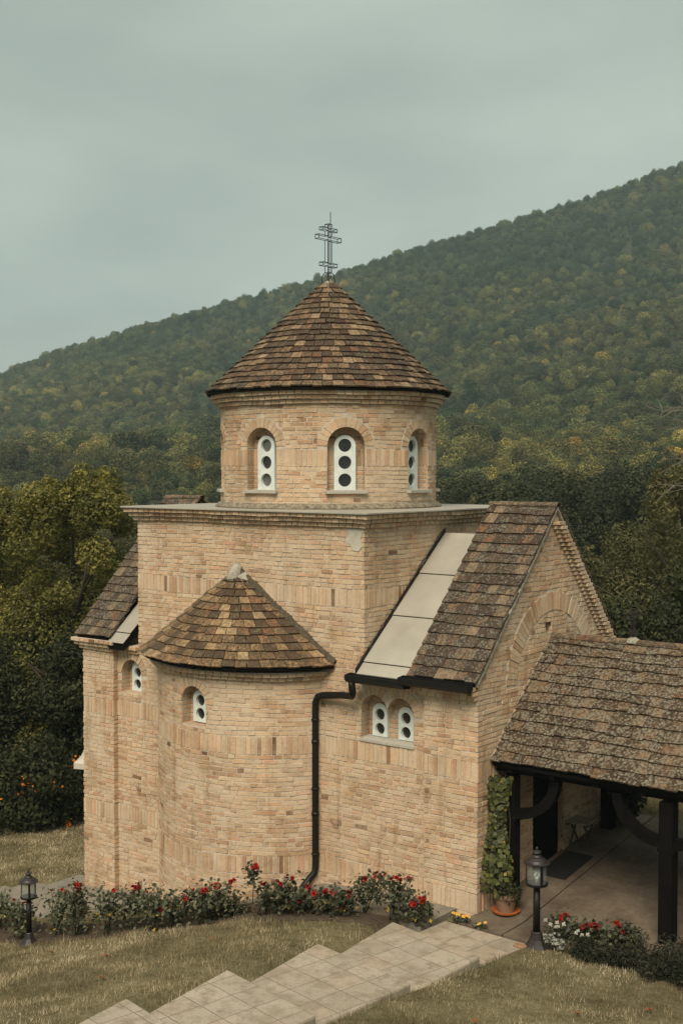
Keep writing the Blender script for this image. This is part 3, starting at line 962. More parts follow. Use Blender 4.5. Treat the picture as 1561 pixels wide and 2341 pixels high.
def wire_cross(name, base, H, parent, rod, mat, legs=True, k=1.0, rr=.006):
    """open frame of rods in the shape of a three barred cross, arms along Y"""
    bx, by, bz = base
    t = .042 * k                            # half thickness
    h = H
    ys = lambda f: f * k
    # outline (y, z)
    out = [(-t, 0), (-t, .13 * h), (-ys(.19), .13 * h), (-ys(.19), .20 * h), (-t, .20 * h), (-t, .665 * h), (-ys(.30), .665 * h), (-ys(.30), .75 * h), (-t, .75 * h), (-t, .86 * h), (-ys(.19), .86 * h), (-ys(.19), .92 * h), (-t, .92 * h), (-t, h)]
    out = out + [(-y, z) for y, z in out[::-1]]
    mb = MB()
    n = len(out)
    for i in range(n):
        a, b = out[i], out[(i + 1) % n]
        for sx in (-t, t):
            mb.tube([(bx + sx, by + a[0], bz + a[1]), (bx + sx, by + b[0], bz + b[1])], rr, 5)
        mb.tube([(bx - t, by + a[0], bz + a[1]), (bx + t, by + a[0], bz + a[1])], rr, 5)
    mb.tube([(bx, by, bz), (bx, by, bz + h)], rr * 1.2, 5)
    if rod: mb.tube([(bx + .03, by + .02, bz - .1), (bx + .03, by + .02, bz + h + rod)], rr * 1.2, 5)
    if legs:
        for sx, sy in ((-t, -t), (t, -t), (t, t), (-t, t)):
            mb.tube([(bx + sx, by + sy, bz), (bx + sx * 1.7, by + sy * 1.7, bz - .05), (bx + sx * 1.9, by + sy * 1.9, bz - .17)], rr * 1.3, 5)
    return mb.build(name, mat, parent)
wire_cross('cross', (DC[0], DC[1], 9.475), .82, CHURCH, .21, BLACK)

# apse
AC, AR = (-2.52, .9), 1.93
def apse_plan(r):
    a = math.degrees(math.asin(AC[1] / r))
    pts = circle(AC, r, 60, 180 + a - 3, 360 - a + 3)
    return [(x, min(y, .12)) for x, y in pts]
def arc(r, n=60):
    yb = .1
    a = math.degrees(math.asin((AC[1] - yb) / r))
    return circle(AC, r, n, 180 + a, 360 - a)
apse = core_wall('apse_wall', arc(AR), Z0 - 22 * CH, Z0 + 42 * CH, CHURCH)
F_A = Frame((AC[0], AC[1] - AR, 0), -90)
cut(apse, [(F_A, arch_outline(.52, 2.21, 2.55), .22)])
merge(apse, brick_faces(arc(AR), Z0 - 22 * CH, Z0 + 42 * CH, holes=[(F_A, .52, 2.21, 2.55, .15)], seed=4, skip=lambda a, b: a.y > 0 and b.y > 0 and abs(a.y - b.y) < .01 and abs(a.x - b.x) > 3 and False))
window('window', CHURCH, F_A, .30, 2.23, 2.735, .22, [2.36, 2.565], .09)
corn([arc(AR + .06), arc(AR + .13)], Z0 + 42 * CH, CHURCH)
mb = MB()
RA = 2.17; aa = math.asin(AC[1] / RA)
eave = lambda t: (AC[0] + RA * math.cos(math.pi + aa + t * (math.pi - 2 * aa)), AC[1] + RA * math.sin(math.pi + aa + t * (math.pi - 2 * aa)) - .02, 3.165)
AP = (-2.52, -.03, 4.50)
tile_cone(mb, AP, eave, 12, .19, top=.95)
mb.build('apse_roof', TILE_A, CHURCH)
mb = MB()
b0 = 0
for i in range(41):
    p = Vector(eave(i / 40)); mb.v += [tuple(p + Vector((0, 0, -.015))), tuple(p + Vector((0, 0, .008)))]
mb.v += [(AP[0], .05, 3.15), tuple(Vector(AP) - Vector((0, -.04, .02)))]
for i in range(40):
    mb.face((2 * i, 2 * i + 2, 2 * i + 3, 2 * i + 1)); mb.face((2 * i + 1, 2 * i + 3, 83)); mb.face((2 * i + 2, 2 * i, 82))
mb.build('apse_roof_boarding', WOODD, CHURCH)
mb = MB()                                   # mortar and dirt along the junction with the wall
for side in (0., 1.):
    E0 = Vector(eave(side)); A0 = Vector(AP)
    pts = []
    for i in range(16):
        f = i / 15
        p = E0.lerp(A0, f); pts.append((p.x + RNG.uniform(-.012, .012), -.01, p.z + .045 + RNG.uniform(-.015, .015)))
    mb.tube(pts, [(.025 if side < .5 else .048) + RNG.uniform(0, .03) for _ in pts], 7)
mb.build('junction_mortar', MOSS, CHURCH)
mb = MB()
mb.tube([(AP[0] - .05, -.10, 4.26), (AP[0] - .03, -.09, 4.34), (AP[0] - .01, -.06, 4.47), (AP[0], -.03, 4.58), (AP[0], .0, 4.64)], [.08, .13, .125, .085, .03], 14)
mb.tube([(AP[0] + .10, -.03, 4.45), (AP[0] + .26, -.01, 4.25), (AP[0] + .40, 0.0, 4.05), (AP[0] + .50, 0.01, 3.95)], [.10, .10, .07, .03], 10)
mb.build('mortar_cap', MORTAR, CHURCH, smooth=True)

# gabled arms
def gable(x0, x1, yl, yr, name):
    plan = [(x0, yl), (x1, yl), (x1, yr), (x0, yr)]
    o = core_wall(name, plan, Z0 + 42 * CH, 5.66, CHURCH)
    bm = bmesh.new(); bm.from_mesh(o.data)
    sl1, sl2 = (5.53 - 3.20) / (2.02 + .14), (5.53 - 3.44) / (3.876 - 2.02)
    for co, no_ in (((0, 2.02, 5.53), (0, -sl1, 1)), ((0, 2.02, 5.53), (0, sl2, 1))):
        g = bm.verts[:] + bm.edges[:] + bm.faces[:]
        r = bmesh.ops.bisect_plane(bm, geom=g, plane_co=co, plane_no=no_, clear_outer=True)
        ed = [e_ for e_ in r['geom_cut'] if isinstance(e_, bmesh.types.BMEdge)]
        bmesh.ops.holes_fill(bm, edges=ed, sides=0)
    bm.to_mesh(o.data); bm.free()
    return o, sl1, sl2
gw, SL1, SL2 = gable(XRA, XR, -PR, YB, 'gable_wall')
HOLE = Frame((XR, 1.85, 0), 0)
cut(gw, [(HOLE, arch_outline(.17, 3.71, 3.86), .3)])
def gclip(a, b, za, zb):
    """keep bricks below the two roof slopes"""
    y0_ = 2.02 - (5.53 - zb) / SL1; y1_ = 2.02 + (5.53 - zb) / SL2
    if y1_ - y0_ < .02: return None
    d = b.y - a.y
    if abs(d) < .01: return (0., 1.) if y0_ < a.y < y1_ else None
    t0, t1 = (y0_ - a.y) / d, (y1_ - a.y) / d
    if t0 > t1: t0, t1 = t1, t0
    t0, t1 = max(0., t0), min(1., t1)
    return (t0, t1) if t1 > t0 else None
gplan = [(XRA, -PR), (XR, -PR), (XR, YB), (XRA, YB)]
ARCHF = Frame((XR, 1.98, 0), 0)
merge(gw, brick_faces(gplan, Z0 + 42 * CH, 5.52, bands=(), holes=[(HOLE, .17, 3.71, 3.86, .0)], clip=gclip, ann=(1.98, 1.045, 1.35), seed=5, skip=lambda a, b: a.y > 3.7 and b.y > 3.7 or (a.x < 1.2 and b.x < 1.2)))
gable(XL, XLA, -PR, YB, 'gable_wall')
mb = MB()
arch_ring(mb, Frame((XR, 1.98, 0), 0), 2.12, 2.98, .27, .008, n=42, a0=4, a1=176)
ba = mb.build('blind_arch', BRICKS, CHURCH)
mb = MB(); fr_ = Frame((XR, 1.98, 0), 0)
for i in range(40):
    a_, b_ = R(4 + 172 * i / 40), R(4 + 172 * (i + 1) / 40)
    q_ = [(1.055, a_), (1.345, a_), (1.345, b_), (1.055, b_)]
    mb.hexa([fr_.at(r_ * math.cos(t_), 2.98 + r_ * math.sin(t_), -.03) for r_, t_ in q_] + [fr_.at(r_ * math.cos(t_), 2.98 + r_ * math.sin(t_), .001) for r_, t_ in q_])
mb.build('arch_mortar', LMORT, ba, fix=True)
for f, w_, z_, th_, a0_, a1_, cv in ((F_1, .475, 2.595, .15, 55, 180, None), (F_2, .475, 2.595, .15, 0, 125, None), (F_L, .50, 2.60, .14, 0, 180, None), (F_A, .52, 2.55, .14, 0, 180, AR)):
    mb = MB(); arch_ring(mb, f, w_, z_, th_, .004, a0=a0_, a1=a1_, curve=cv); mb.build('window_arch', BRICKS, CHURCH)

# raking dentils on the far slope of the visible gable
mb = MB()
def brk(mb, x0, x1, y0, y1, z0, z1):
    b = len(mb.v)
    mb.box(x0, x1, y0, y1, z0, z1, rnd=RNG.random() * .9)
    s = RNG.randint(0, 30) * .125 + RNG.random() * 0
    for i in range(6): mb.uv[-1 - i] = [(s + .02, .03), (s + .10, .03), (s + .10, .075), (s + .02, .075)]
k = 0
while True:
    zt = 5.36 - k * .0655
    if zt < 3.40: break
    y = 2.02 + (5.53 - zt) / SL2
    brk(mb, XR - .03, XR + .11 + RNG.uniform(-.008, .008), y - .19, y - .02, zt - .046, zt)
    brk(mb, XR - .03, XR + .05, y - .27, y - .191, zt - .046, zt)
    k += 1
mb.build('raking_cornice', BRICKS, CHURCH)
# verge boards of mortar under the tiles
for sgn, sl_ in ((-1, SL1), (1, SL2)):
    y1 = -.17 if sgn < 0 else 3.90
    a = Vector((0, 2.02, 5.53)); b = Vector((0, y1, 5.53 - sl_ * abs(y1 - 2.02)))
    for x0, x1 in ((XRA + .0, XR + .05), (XL - .05, XLA)):
        mb = MB()
        mb.hexa([(x0, b.y, b.z + .005), (x1, b.y, b.z + .005), (x1, a.y, a.z + .005), (x0, a.y, a.z + .005), (x0, b.y, b.z + .055), (x1, b.y, b.z + .055), (x1, a.y, a.z + .055), (x0, a.y, a.z + .055)])
        mb.build('verge_mortar', MORTAR, CHURCH, fix=True)
# tiled strips of the arms, front and back slopes
def arm_tiles(x0, x1, hi=.90):
    mb = MB()
    v1 = Vector((0, 1, SL1)); L1 = math.hypot(2.22, 2.22 * SL1)
    oo = Vector((x0, -.20, 5.53 - SL1 * 2.22 + .06))
    tile_plane(mb, oo, (1, 0, 0), v1, (0, -SL1, 1), x1 - x0, L1 + .02, .165, .19, hi=hi)
    L2 = math.hypot(1.92, 1.92 * SL2)
    o2 = Vector((x1, 3.94, 5.53 - SL2 * 1.92 + .06))
    tile_plane(mb, o2, (-1, 0, 0), (0, -1, SL2), (0, SL2, 1), x1 - x0, L2 + .02, .165, .19, hi=hi)
    r_ = mb.build('arm_roof', TILE_R, CHURCH)
    mb = MB(); ridge_tiles(mb, (x0 - .0, 2.02, 5.60), (x1, 2.02, 5.60), .08, .42, .45, .9)
    mb.build('ridge_tiles', RIDGE, r_)
    mb = MB()
    mb.hexa([(x0, -.18, 5.53 - SL1 * 2.20 - .09), (x1 - .05, -.18, 5.53 - SL1 * 2.20 - .09), (x1 - .05, 2.02, 5.44), (x0, 2.02, 5.44),
             (x0, -.18, 5.53 - SL1 * 2.20 + .058), (x1 - .05, -.18, 5.53 - SL1 * 2.20 + .058), (x1 - .05, 2.02, 5.588), (x0, 2.02, 5.588)])
    mb.build('roof_boarding', WOODD, r_)
arm_tiles(.935, XR + .055)
arm_tiles(XL - .055, XLA + .06)
# sheet metal strips between block and tiles
def metal_strip(x0, x1, seams):
    mb = MB()
    y0, z0, y1, z1 = -.24, 3.155, 2.07, 5.12
    k_ = (z1 - z0) / (y1 - y0)
    prev = 0.
    nrm = Vector((0, -k_, 1)).normalized()
    for s in seams + [1.]:
        a, b = prev + (.0035 if prev else 0), s
        ya, yb_ = y0 + (y1 - y0) * a, y0 + (y1 - y0) * b
        za, zb_ = z0 + (z1 - z0) * a, z0 + (z1 - z0) * b
        th = nrm * .012
        lift = nrm * (.012 if prev else 0.)
        lo4 = [(x0, ya, za), (x1, ya, za), (x1, yb_, zb_), (x0, yb_, zb_)]
        mb.hexa([tuple(Vector(p) + (lift if i < 2 else Vector())) for i, p in enumerate(lo4)] + [tuple(Vector(p) + th + (lift if i < 2 else Vector())) for i, p in enumerate(lo4)])
        prev = s
    m_ = mb.build('sheet_metal_roof', METAL, CHURCH, bevel=.004)
    mb = MB()
    mb.hexa([(x0, y0 + .02, z0 - .12), (x1, y0 + .02, z0 - .12), (x1, y1, z1 - .13), (x0, y1, z1 - .13), (x0, y0 + .02, z0 + .008), (x1, y0 + .02, z0 + .008), (x1, y1, z1 - .008), (x0, y1, z1 - .008)])
    mb.build('roof_boarding', WOODD, m_)
metal_strip(.035, .97, [.075, .39, .69])
metal_strip(-WX - .52 - .0, -WX - .13, [.075, .39, .69])
# upstand, dirt and moss where the metal meets the block
mb = MB()
pts = []
for i in range(30):
    f = i / 29; pts.append((.012 + RNG.uniform(-.006, .012), -.1 + 2.17 * f, 3.31 + 1.84 * f + RNG.uniform(-.02, .025)))
mb.tube(pts, [.012 + RNG.uniform(0, .028) for _ in pts], 6)
mb.build('junction_mortar', MOSS, CHURCH)
mb = MB()
mb.hexa([(.018, -.24, 3.16), (.045, -.24, 3.16), (.045, 2.07, 5.13), (.018, 2.07, 5.13), (.018, -.24, 3.235), (.045, -.24, 3.235), (.045, 2.07, 5.195), (.018, 2.07, 5.195)])
mb.build('flashing', BLACK, CHURCH)
# corbels under the eaves of the arms
def boxring(x0, x1, off):
    return [(x0, -off), (x1, -off), (x1, .5), (x0, .5)]
for (xa, xb, xra, xrb) in ((XRA, XR, -.02, XRA), (XL, XLA, XLA, -WX + .02)):
    corn([boxring(xa - (.05 if xa > 0 else .04), xb + (.0 if xa > 0 else .04), PR + .05), boxring(xa - .10, xb + (0 if xa > 0 else .10), PR + .11), boxring(xa - .14, xb + (0 if xa > 0 else .14), PR + .16)], Z0 + 42 * CH, CHURCH)
    corn([boxring(xra, xrb - .002, .05), boxring(xra, xrb - .002, .10)], Z0 + 42 * CH, CHURCH)
# gutters and downpipe
def gutter(x0, x1, y, z, name='gutter'):
    mb = MB()
    prof = [(.055, .07), (.055, .0), (.03, -.035), (-.03, -.04), (-.06, -.01), (-.06, .055), (-.075, .055), (-.075, -.015), (-.035, -.055), (.035, -.05), (.07, -.006), (.07, .07)]
    n = len(prof)
    for x in (x0, x1):
        for a, b in prof: mb.v.append((x, y + a, z + b))
    for i in range(n):
        j = (i + 1) % n
        mb.face((i, j, n + j, n + i))
    for x, off in ((x0, 0), (x1, 1)):
        mb.poly([(x, y + .07, z + .07), (x, y + .07, z - .006), (x, y + .035, z - .05), (x, y - .035, z - .055), (x, y - .075, z - .015), (x, y - .075, z + .055)])
    return mb.build(name, BLACK, CHURCH, fix=True)
gutter(-.075, .97, -.30, 3.10)
gutter(.90, XR + .03, -.335, 3.165)
mb = MB()
pp = [(.0, -.30, 3.07), (-.0, -.29, 2.97), (-.01, -.26, 2.87), (-.05, -.22, 2.82), (-.30, -.16, 2.80), (-.70, -.11, 2.745), (-.80, -.10, 2.71), (-.845, -.10, 2.62), (-.85, -.10, 2.45), (-.85, -.10, .12), (-.855, -.12, .02), (-.90, -.24, -.10), (-.93, -.30, -.17), (-.93, -.31, -.26)]
mb.tube(pp, .052, 12)
for z in (2.0, .9):
    mb.tube([(-.85, -.10, z), (-.85, -.10, z + .05)], .06, 12)
for z in (2.35, 1.3, .3):
    mb.tube([(-.85, -.10, z), (-.85, -.10, z + .02)], .063, 12); mb.box(-.865, -.835, -.06, .0, z - .002, z + .022)
mb.build('downpipe', BLACK, CHURCH, smooth=True)

#@@PART2
# ------------------------------------------------------------------ foliage tools
def rot_basis(nrm, rs):
    a = rs.normal(size=nrm.shape)
    t = np.cross(nrm, a); t /= np.linalg.norm(t, axis=1, keepdims=True) + 1e-9
    b = np.cross(nrm, t)
    return t, b
def leaf_quads(C, Nn, size, asp, rs, jitter=.35):
    """diamond shaped leaves at C facing Nn"""
    Nn = Nn / (np.linalg.norm(Nn, axis=1, keepdims=True) + 1e-9)
    t, b = rot_basis(Nn, rs)
    s = (size * (1 + jitter * rs.uniform(-1, 1, len(C))))[:, None] * .5
    mid = C + Nn * s * .18
    V = np.stack([C - t * s, mid + b * s * asp - t * s * .1, C + t * s, mid - b * s * asp - t * s * .1], 1).reshape(-1, 3)
    F = np.arange(len(V)).reshape(-1, 4)
    return V, F
def unit(rs, n):
    v = rs.normal(size=(n, 3)); return v / np.linalg.norm(v, axis=1, keepdims=True)
def crown_leaves(blobs, n, size, rs, asp=.62, up=.45, shell=.45, flat=1.):
    B = np.array(blobs, float)
    w = B[:, 3] ** 2; w = w / w.sum()
    k = rs.choice(len(B), n, p=w)
    d = unit(rs, n)
    rr = B[k, 3] * (1 - shell * rs.uniform(0, 1, n) ** 2)
    C = B[k, :3] + d * rr[:, None] * np.array([1, 1, flat])
    Nn = d * .7 + unit(rs, n) * .75 + np.array([0, 0, up])
    V, F = leaf_quads(C, Nn, size, asp, rs)
    br = rs.uniform(0, 1, len(B))
    rnd = np.clip(.55 * rs.uniform(0, 1, n) + .45 * br[k], 0, 1)
    return V, F, rnd
def blob_set(rs, n, c, rad, rb, low=-.6):
    out = []
    for i in range(n):
        d = unit(rs, 1)[0]
        d[2] = max(d[2], low)
        q = np.array(c) + d * np.array(rad) * rs.uniform(.45, 1.)
        out.append((*q, rb * rs.uniform(.7, 1.3)))
    return out

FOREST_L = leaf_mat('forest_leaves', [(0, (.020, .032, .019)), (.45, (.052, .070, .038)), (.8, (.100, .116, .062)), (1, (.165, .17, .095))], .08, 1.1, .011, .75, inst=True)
DARK_L = leaf_mat('dark_leaves', [(0, (.014, .018, .008)), (.5, (.030, .035, .013)), (1, (.062, .064, .024))], .15, .3, rough=.7)
OLIVE_L = leaf_mat('olive_leaves', [(0, (.026, .027, .008)), (.5, (.085, .080, .020)), (.85, (.18, .155, .038)), (1, (.28, .235, .06))], .25, .2, rough=.6)
LEFT_L = leaf_mat('yellow_green_leaves', [(0, (.032, .035, .010)), (.4, (.105, .102, .026)), (.8, (.23, .205, .052)), (1, (.36, .305, .078))], .25, .1, rough=.6)
FEATH_L = leaf_mat('feathery_leaves', [(0, (.034, .036, .014)), (.5, (.078, .076, .030)), (1, (.14, .125, .052))], .25, .25, rough=.7)
YELL_L = leaf_mat('yellowing_leaves', [(0, (.05, .048, .02)), (.5, (.105, .097, .042)), (.9, (.165, .145, .06)), (1, (.22, .17, .055))], .25, .3, rough=.7)
ROSE_L = leaf_mat('rose_leaves', [(0, (.022, .027, .014)), (.5, (.058, .064, .034)), (.9, (.12, .118, .070)), (.955, (.15, .145, .08)), (.97, (.38, .23, .03)), (1, (.42, .28, .04))], .15, .8, rough=.5)
IVY_L = leaf_mat('climber_leaves', [(0, (.018, .024, .008)), (.5, (.058, .066, .020)), (.975, (.13, .135, .04)), (1, (.40, .22, .02))], .15, .1, rough=.45)
JUN_L = leaf_mat('juniper_needles', [(0, (.012, .014, .008)), (.6, (.030, .032, .018)), (1, (.075, .072, .045))], .05, .2, rough=.8)
BARK = plain('bark', (.045, .035, .025), .95, var=.4, scale=9, bump=.02)
TWIG = plain('grey_twig', (.15, .13, .105), .9, var=.3, scale=6)
def petal_mat(name, c0, c1):
    t = NT(name); r = t.attr('rnd')
    return t.col(t.ramp(r, [(0, c0), (1, c1)]), .6, 0., .2)
RED = petal_mat('red_petals', (.15, .006, .008), (.46, .026, .012))
DRED = petal_mat('dark_red_petals', (.08, .004, .007), (.25, .010, .013))
YEL = petal_mat('yellow_petals', (.50, .25, .03), (.72, .46, .10))
ORA = petal_mat('orange_petals', (.42, .10, .008), (.68, .23, .015))
WHT = petal_mat('white_petals', (.24, .24, .19), (.44, .43, .36))

# ------------------------------------------------------------------ forest on the hillside
rs = np.random.RandomState(11)
kinds = bpy.data.collections.new('forest_crowns')
for i in range(7):
    q = np.random.RandomState(100 + i)
    bl = blob_set(q, 15, (0, 0, 3.2), (2.1, 2.1, 1.9), 1.0, -.5) + [(0, 0, 3., 2.0)]
    V, F, rn = crown_leaves(bl, 3600, .27, q, .75, .55, .3)
    ob = np_mesh('crown_%d' % i, V, F, rn, FOREST_L, linkit=False)
    kinds.objects.link(ob)
pts = []
def grid_pts(s0, s1, d):
    for s in np.arange(s0, s1, d):
        lm = .46 * s + 30
        for l in np.arange(-lm, lm, d): pts.append((s, l))
grid_pts(112, 190, 3.2); grid_pts(190, 300, 3.5); grid_pts(300, 450, 3.7); grid_pts(450, 705, 3.8)
P = np.array(pts); P += rs.uniform(-2.4, 2.4, P.shape)
X, Y = to_xy(P[:, 0], P[:, 1])
ZZ = hill_z(P[:, 0], P[:, 1])
sc = np.clip(np.exp(rs.normal(size=len(P)) * .30), .5, 1.55) * 1.05 * np.where(rs.uniform(0, 1, len(P)) < .05, 1.3, 1.)
bw = np.clip((230 - P[:, 0]) / 90., 0, 1) * np.clip((20 - P[:, 1]) / 25., 0, 1)
sc *= (1 - .5 * bw) * np.where(P[:, 0] > 300, .62, .70)
me = bpy.data.meshes.new('forest')
me.vertices.add(len(P)); me.vertices.foreach_set('co', np.stack([X, Y, ZZ + .9 - .9 * sc], 1).astype(np.float32).ravel())
for nm, ty, va in (('size', 'FLOAT', sc), ('turn', 'FLOAT', rs.uniform(0, 6.28, len(P))), ('kind_id', 'INT', rs.randint(0, 7, len(P)))):
    a = me.attributes.new(nm, ty, 'POINT'); a.data.foreach_set('value', va.astype(np.float32 if ty == 'FLOAT' else np.int32))
me.materials.append(FOREST_L)
forest = link(bpy.data.objects.new('forest', me))
tag(forest, 'autumn tinted broadleaf forest covering the whole hillside', 'forest', kind='stuff')
ng = bpy.data.node_groups.new('forest_nodes', 'GeometryNodeTree')
ng.interface.new_socket('Geometry', in_out='INPUT', socket_type='NodeSocketGeometry')
ng.interface.new_socket('Geometry', in_out='OUTPUT', socket_type='NodeSocketGeometry')
gi, go = ng.nodes.new('NodeGroupInput'), ng.nodes.new('NodeGroupOutput')
iop = ng.nodes.new('GeometryNodeInstanceOnPoints')
ci = ng.nodes.new('GeometryNodeCollectionInfo'); ci.inputs['Collection'].default_value = kinds
ci.inputs['Separate Children'].default_value = True; ci.inputs['Reset Children'].default_value = True
def nattr(nm, ty):
    n = ng.nodes.new('GeometryNodeInputNamedAttribute'); n.data_type = ty; n.inputs['Name'].default_value = nm
    return n.outputs[0]
cx = ng.nodes.new('ShaderNodeCombineXYZ'); ng.links.new(nattr('turn', 'FLOAT'), cx.inputs[2])
ng.links.new(gi.outputs[0], iop.inputs['Points']); ng.links.new(ci.outputs[0], iop.inputs['Instance'])
iop.inputs['Pick Instance'].default_value = True
ng.links.new(nattr('kind_id', 'INT'), iop.inputs['Instance Index'])
ng.links.new(cx.outputs[0], iop.inputs['Rotation']); ng.links.new(nattr('size', 'FLOAT'), iop.inputs['Scale'])
ng.links.new(iop.outputs[0], go.inputs[0])
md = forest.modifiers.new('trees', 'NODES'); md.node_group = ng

# ------------------------------------------------------------------ trees one can tell apart
def limb_mesh(rs, h, r0, spread, nb=7, name='trunk', mat=None, parent=None):
    mb = MB()
    mb.tube([(0, 0, -.3), (rs.uniform(-.1, .1), rs.uniform(-.1, .1), h * .3), (rs.uniform(-.2, .2), rs.uniform(-.2, .2), h * .62), (rs.uniform(-.3, .3), rs.uniform(-.3, .3), h * .9)], [r0, r0 * .8, r0 * .5, r0 * .12], 9)
    for i in range(nb):
        a = 2.4 * i + rs.uniform(-.4, .4); z = h * rs.uniform(.22, .6); L = spread * rs.uniform(.6, 1.)
        p0 = Vector((0, 0, z)); p2 = Vector((math.cos(a) * L, math.sin(a) * L, z + h * rs.uniform(.15, .4)))
        p1 = (p0 + p2) / 2 + Vector((0, 0, .12 * L))
        mb.tube([p0, p1, p2], [r0 * .4, r0 * .25, r0 * .06], 6)
    return mb.build(name, mat or BARK, parent, smooth=True)
def copy_thing(src, loc, rz, sc, label, group=None):
    r = src.copy(); COL.objects.link(r); r.location = loc; r.rotation_euler = (0, 0, rz); r.scale = sc
    r['label'] = label
    if group: r['group'] = group
    for ch in list(src.children):
        c = ch.copy(); COL.objects.link(c); c.parent = r
        for g in list(ch.children):
            d = g.copy(); COL.objects.link(d); d.parent = c
    return r
NEARG = 'trees at the foot of the hill'
KL = {'dark': 'dark green bushy tree at the foot of the hill behind the church', 'olive': 'olive green rounded tree at the foot of the hill behind the church', 'yellow': 'yellowing feathery tree at the foot of the hill behind the church'}
protos = {}
for key, lm, seed, nl, ls in (('dark', DARK_L, 21, 9000, .18), ('olive', FEATH_L, 22, 8000, .18), ('yellow', YELL_L, 23, 8000, .17), ('dark2', DARK_L, 24, 9000, .18), ('olive2', FEATH_L, 25, 8500, .17)):
    q = np.random.RandomState(seed)
    t = empty('broadleaf_tree', (0, 0, -50), KL[key.rstrip('2')], 'tree', NEARG)
    bl = blob_set(q, 22, (0, 0, 3.5), (2.1, 2.1, 2.3), .85, -.75) + [(0, 0, 3., 1.5)]
    V, F, rn = crown_leaves(bl, nl, ls, q, .7, .5, .45)
    np_mesh('crown', V, F, rn, lm, t)
    limb_mesh(q, 5.0, .16, 1.8, 5, parent=t)
    protos[key] = t
q = np.random.RandomState(5)
used = set()
cells = []
for s in np.arange(46, 112, 5.2):
    lm = .42 * s + 8
    for l in np.arange(-lm, lm, 5.4):
        cells.append((s + q.uniform(-1.6, 1.6), l + q.uniform(-1.8, 1.8)))
for s, l in cells:
    x, y = to_xy(s, l)
    f = l / s
    u = q.uniform()
    if f > .06 and s < 80: key = 'dark' if u < .45 else 'dark2' if u < .8 else 'olive2'
    elif f > .06: key = 'dark2' if u < .4 else 'olive2' if u < .75 else 'dark'
    elif f < .0: key = 'yellow' if u < .5 else 'olive' if u < .8 else 'olive2'
    else: key = 'olive2' if u < .4 else 'dark' if u < .7 else 'olive'
    k = q.uniform(.75, 1.2) * (.8 if s < 60 else 1.) * (.72 if f < .05 else 1.)
    z = float(hill_z(s, l))
    lab = KL[key.rstrip('2') if key != 'olive2' else 'olive']
    src = protos[key]
    if key not in used:
        used.add(key); src.location = (x, y, z); src.scale = (k, k, k)
    else:
        copy_thing(src, (x, y, z), q.uniform(0, 6.28), (k, k, k * q.uniform(.9, 1.15)), lab, NEARG)
for key, t in protos.items():
    if key not in used: t.location = (*to_xy(70, 0), float(hill_z(70, 0)))

def big_tree(name, s, l, zb, h, blobs, nleaf, ls, lm, label, seed, r0=.18, asp=.5, up=.4, shell=.6):
    q = np.random.RandomState(seed)
    x, y = to_xy(s, l)
    t = empty(name, (x, y, zb), label, 'tree')
    V, F, rn = crown_leaves(blobs(q), nleaf, ls, q, asp, up, shell)
    np_mesh('crown', V, F, rn, lm, t)
    limb_mesh(q, h, r0, h * .4, 9, parent=t)
    return t
def upright(q, h, rad, n=26, rb=.62, z0=1.2):
    out = []
    for i in range(n):
        a = q.uniform(0, 6.28); zz = z0 + (h - z0) * q.uniform(0, 1) ** .8
        f = (zz - z0) / (h - z0)
        rr = rad * (1 - .35 * f) * math.sqrt(q.uniform(.15, 1))
        out.append((math.cos(a) * rr, math.sin(a) * rr, zz, rb * q.uniform(.65, 1.25) * (1 - .25 * f)))
    for i in range(18):
        a = q.uniform(0, 6.28); rr = rad * q.uniform(.1, .9)
        zt = h * q.uniform(.95, 1.02) - .9 * (rr / rad) ** 2
        for k in range(3): out.append((math.cos(a) * rr, math.sin(a) * rr, zt + .15 - .32 * k, .15 + .10 * k))
    out.append((0, 0, h * .5, rad * .7))
    return out
big_tree('leafy_tree', 30.5, -6.6, -1.9, 7.2, lambda q: upright(q, 7.9, 2.5, 80, .46), 78000, .095, LEFT_L, 'big olive green tree close behind the left end of the church', 31)
big_tree('leafy_tree', 32.5, -8.9, -1.9, 6.8, lambda q: upright(q, 7.5, 2.2, 60, .45), 52000, .10, LEFT_L, 'olive green tree cut off by the left edge of the photo', 32)
big_tree('leafy_tree', 29.0, -8.0, -1.9, 3.9, lambda q: upright(q, 4.0, 1.9, 40, .45), 30000, .10, DARK_L, 'low dark green tree in front of the olive trees on the left', 33)
big_tree('leafy_tree', 28.4, -5.9, -1.9, 4.2, lambda q: upright(q, 4.1, 1.3, 30, .4), 24000, .10, DARK_L, 'shaded dark tree pressed against the left end of the church', 34)
big_tree('acacia_tree', 36, 8.9, -1.2, 5.2, lambda q: upright(q, 5.4, 2.1, 34, .6), 21000, .13, FEATH_L, 'feathery yellow green acacia right of the gable peak', 35, asp=.35)
big_tree('acacia_tree', 31, 8.6, -.6, 6.6, lambda q: upright(q, 6.9, 1.6, 26, .5, 3.4), 11000, .13, YELL_L, 'thin yellowing acacia at the right edge of the photo', 36, asp=.35)
big_tree('leafy_tree', 40, 6.2, -1.4, 4.6, lambda q: upright(q, 4.9, 2.2, 30, .7), 16000, .17, DARK_L, 'dark bushy tree just behind the far slope of the gable', 37)
big_tree('leafy_tree', 29, 9.2, -.2, 3.6, lambda q: upright(q, 3.9, 2.2, 26, .6, .3), 15000, .13, DARK_L, 'dark thicket behind the porch roof at the right edge', 38)
big_tree('leafy_tree', 27.5, 6.4, 0., 3.0, lambda q: upright(q, 3.1, 1.5, 18, .5, .3), 10000, .12, DARK_L, 'dark leafy shrub tree between the gable and the porch cross', 39)
t_ = big_tree('leafy_tree', 14.5, 12.6, .6, 7.5, lambda q: upright(q, 7.8, 3.4, 60, .9, 1.0), 26000, .20, DARK_L, 'added dark tree out of view, shading the right end of the porch', 44)  # unseen tree, added only to darken the porch interior
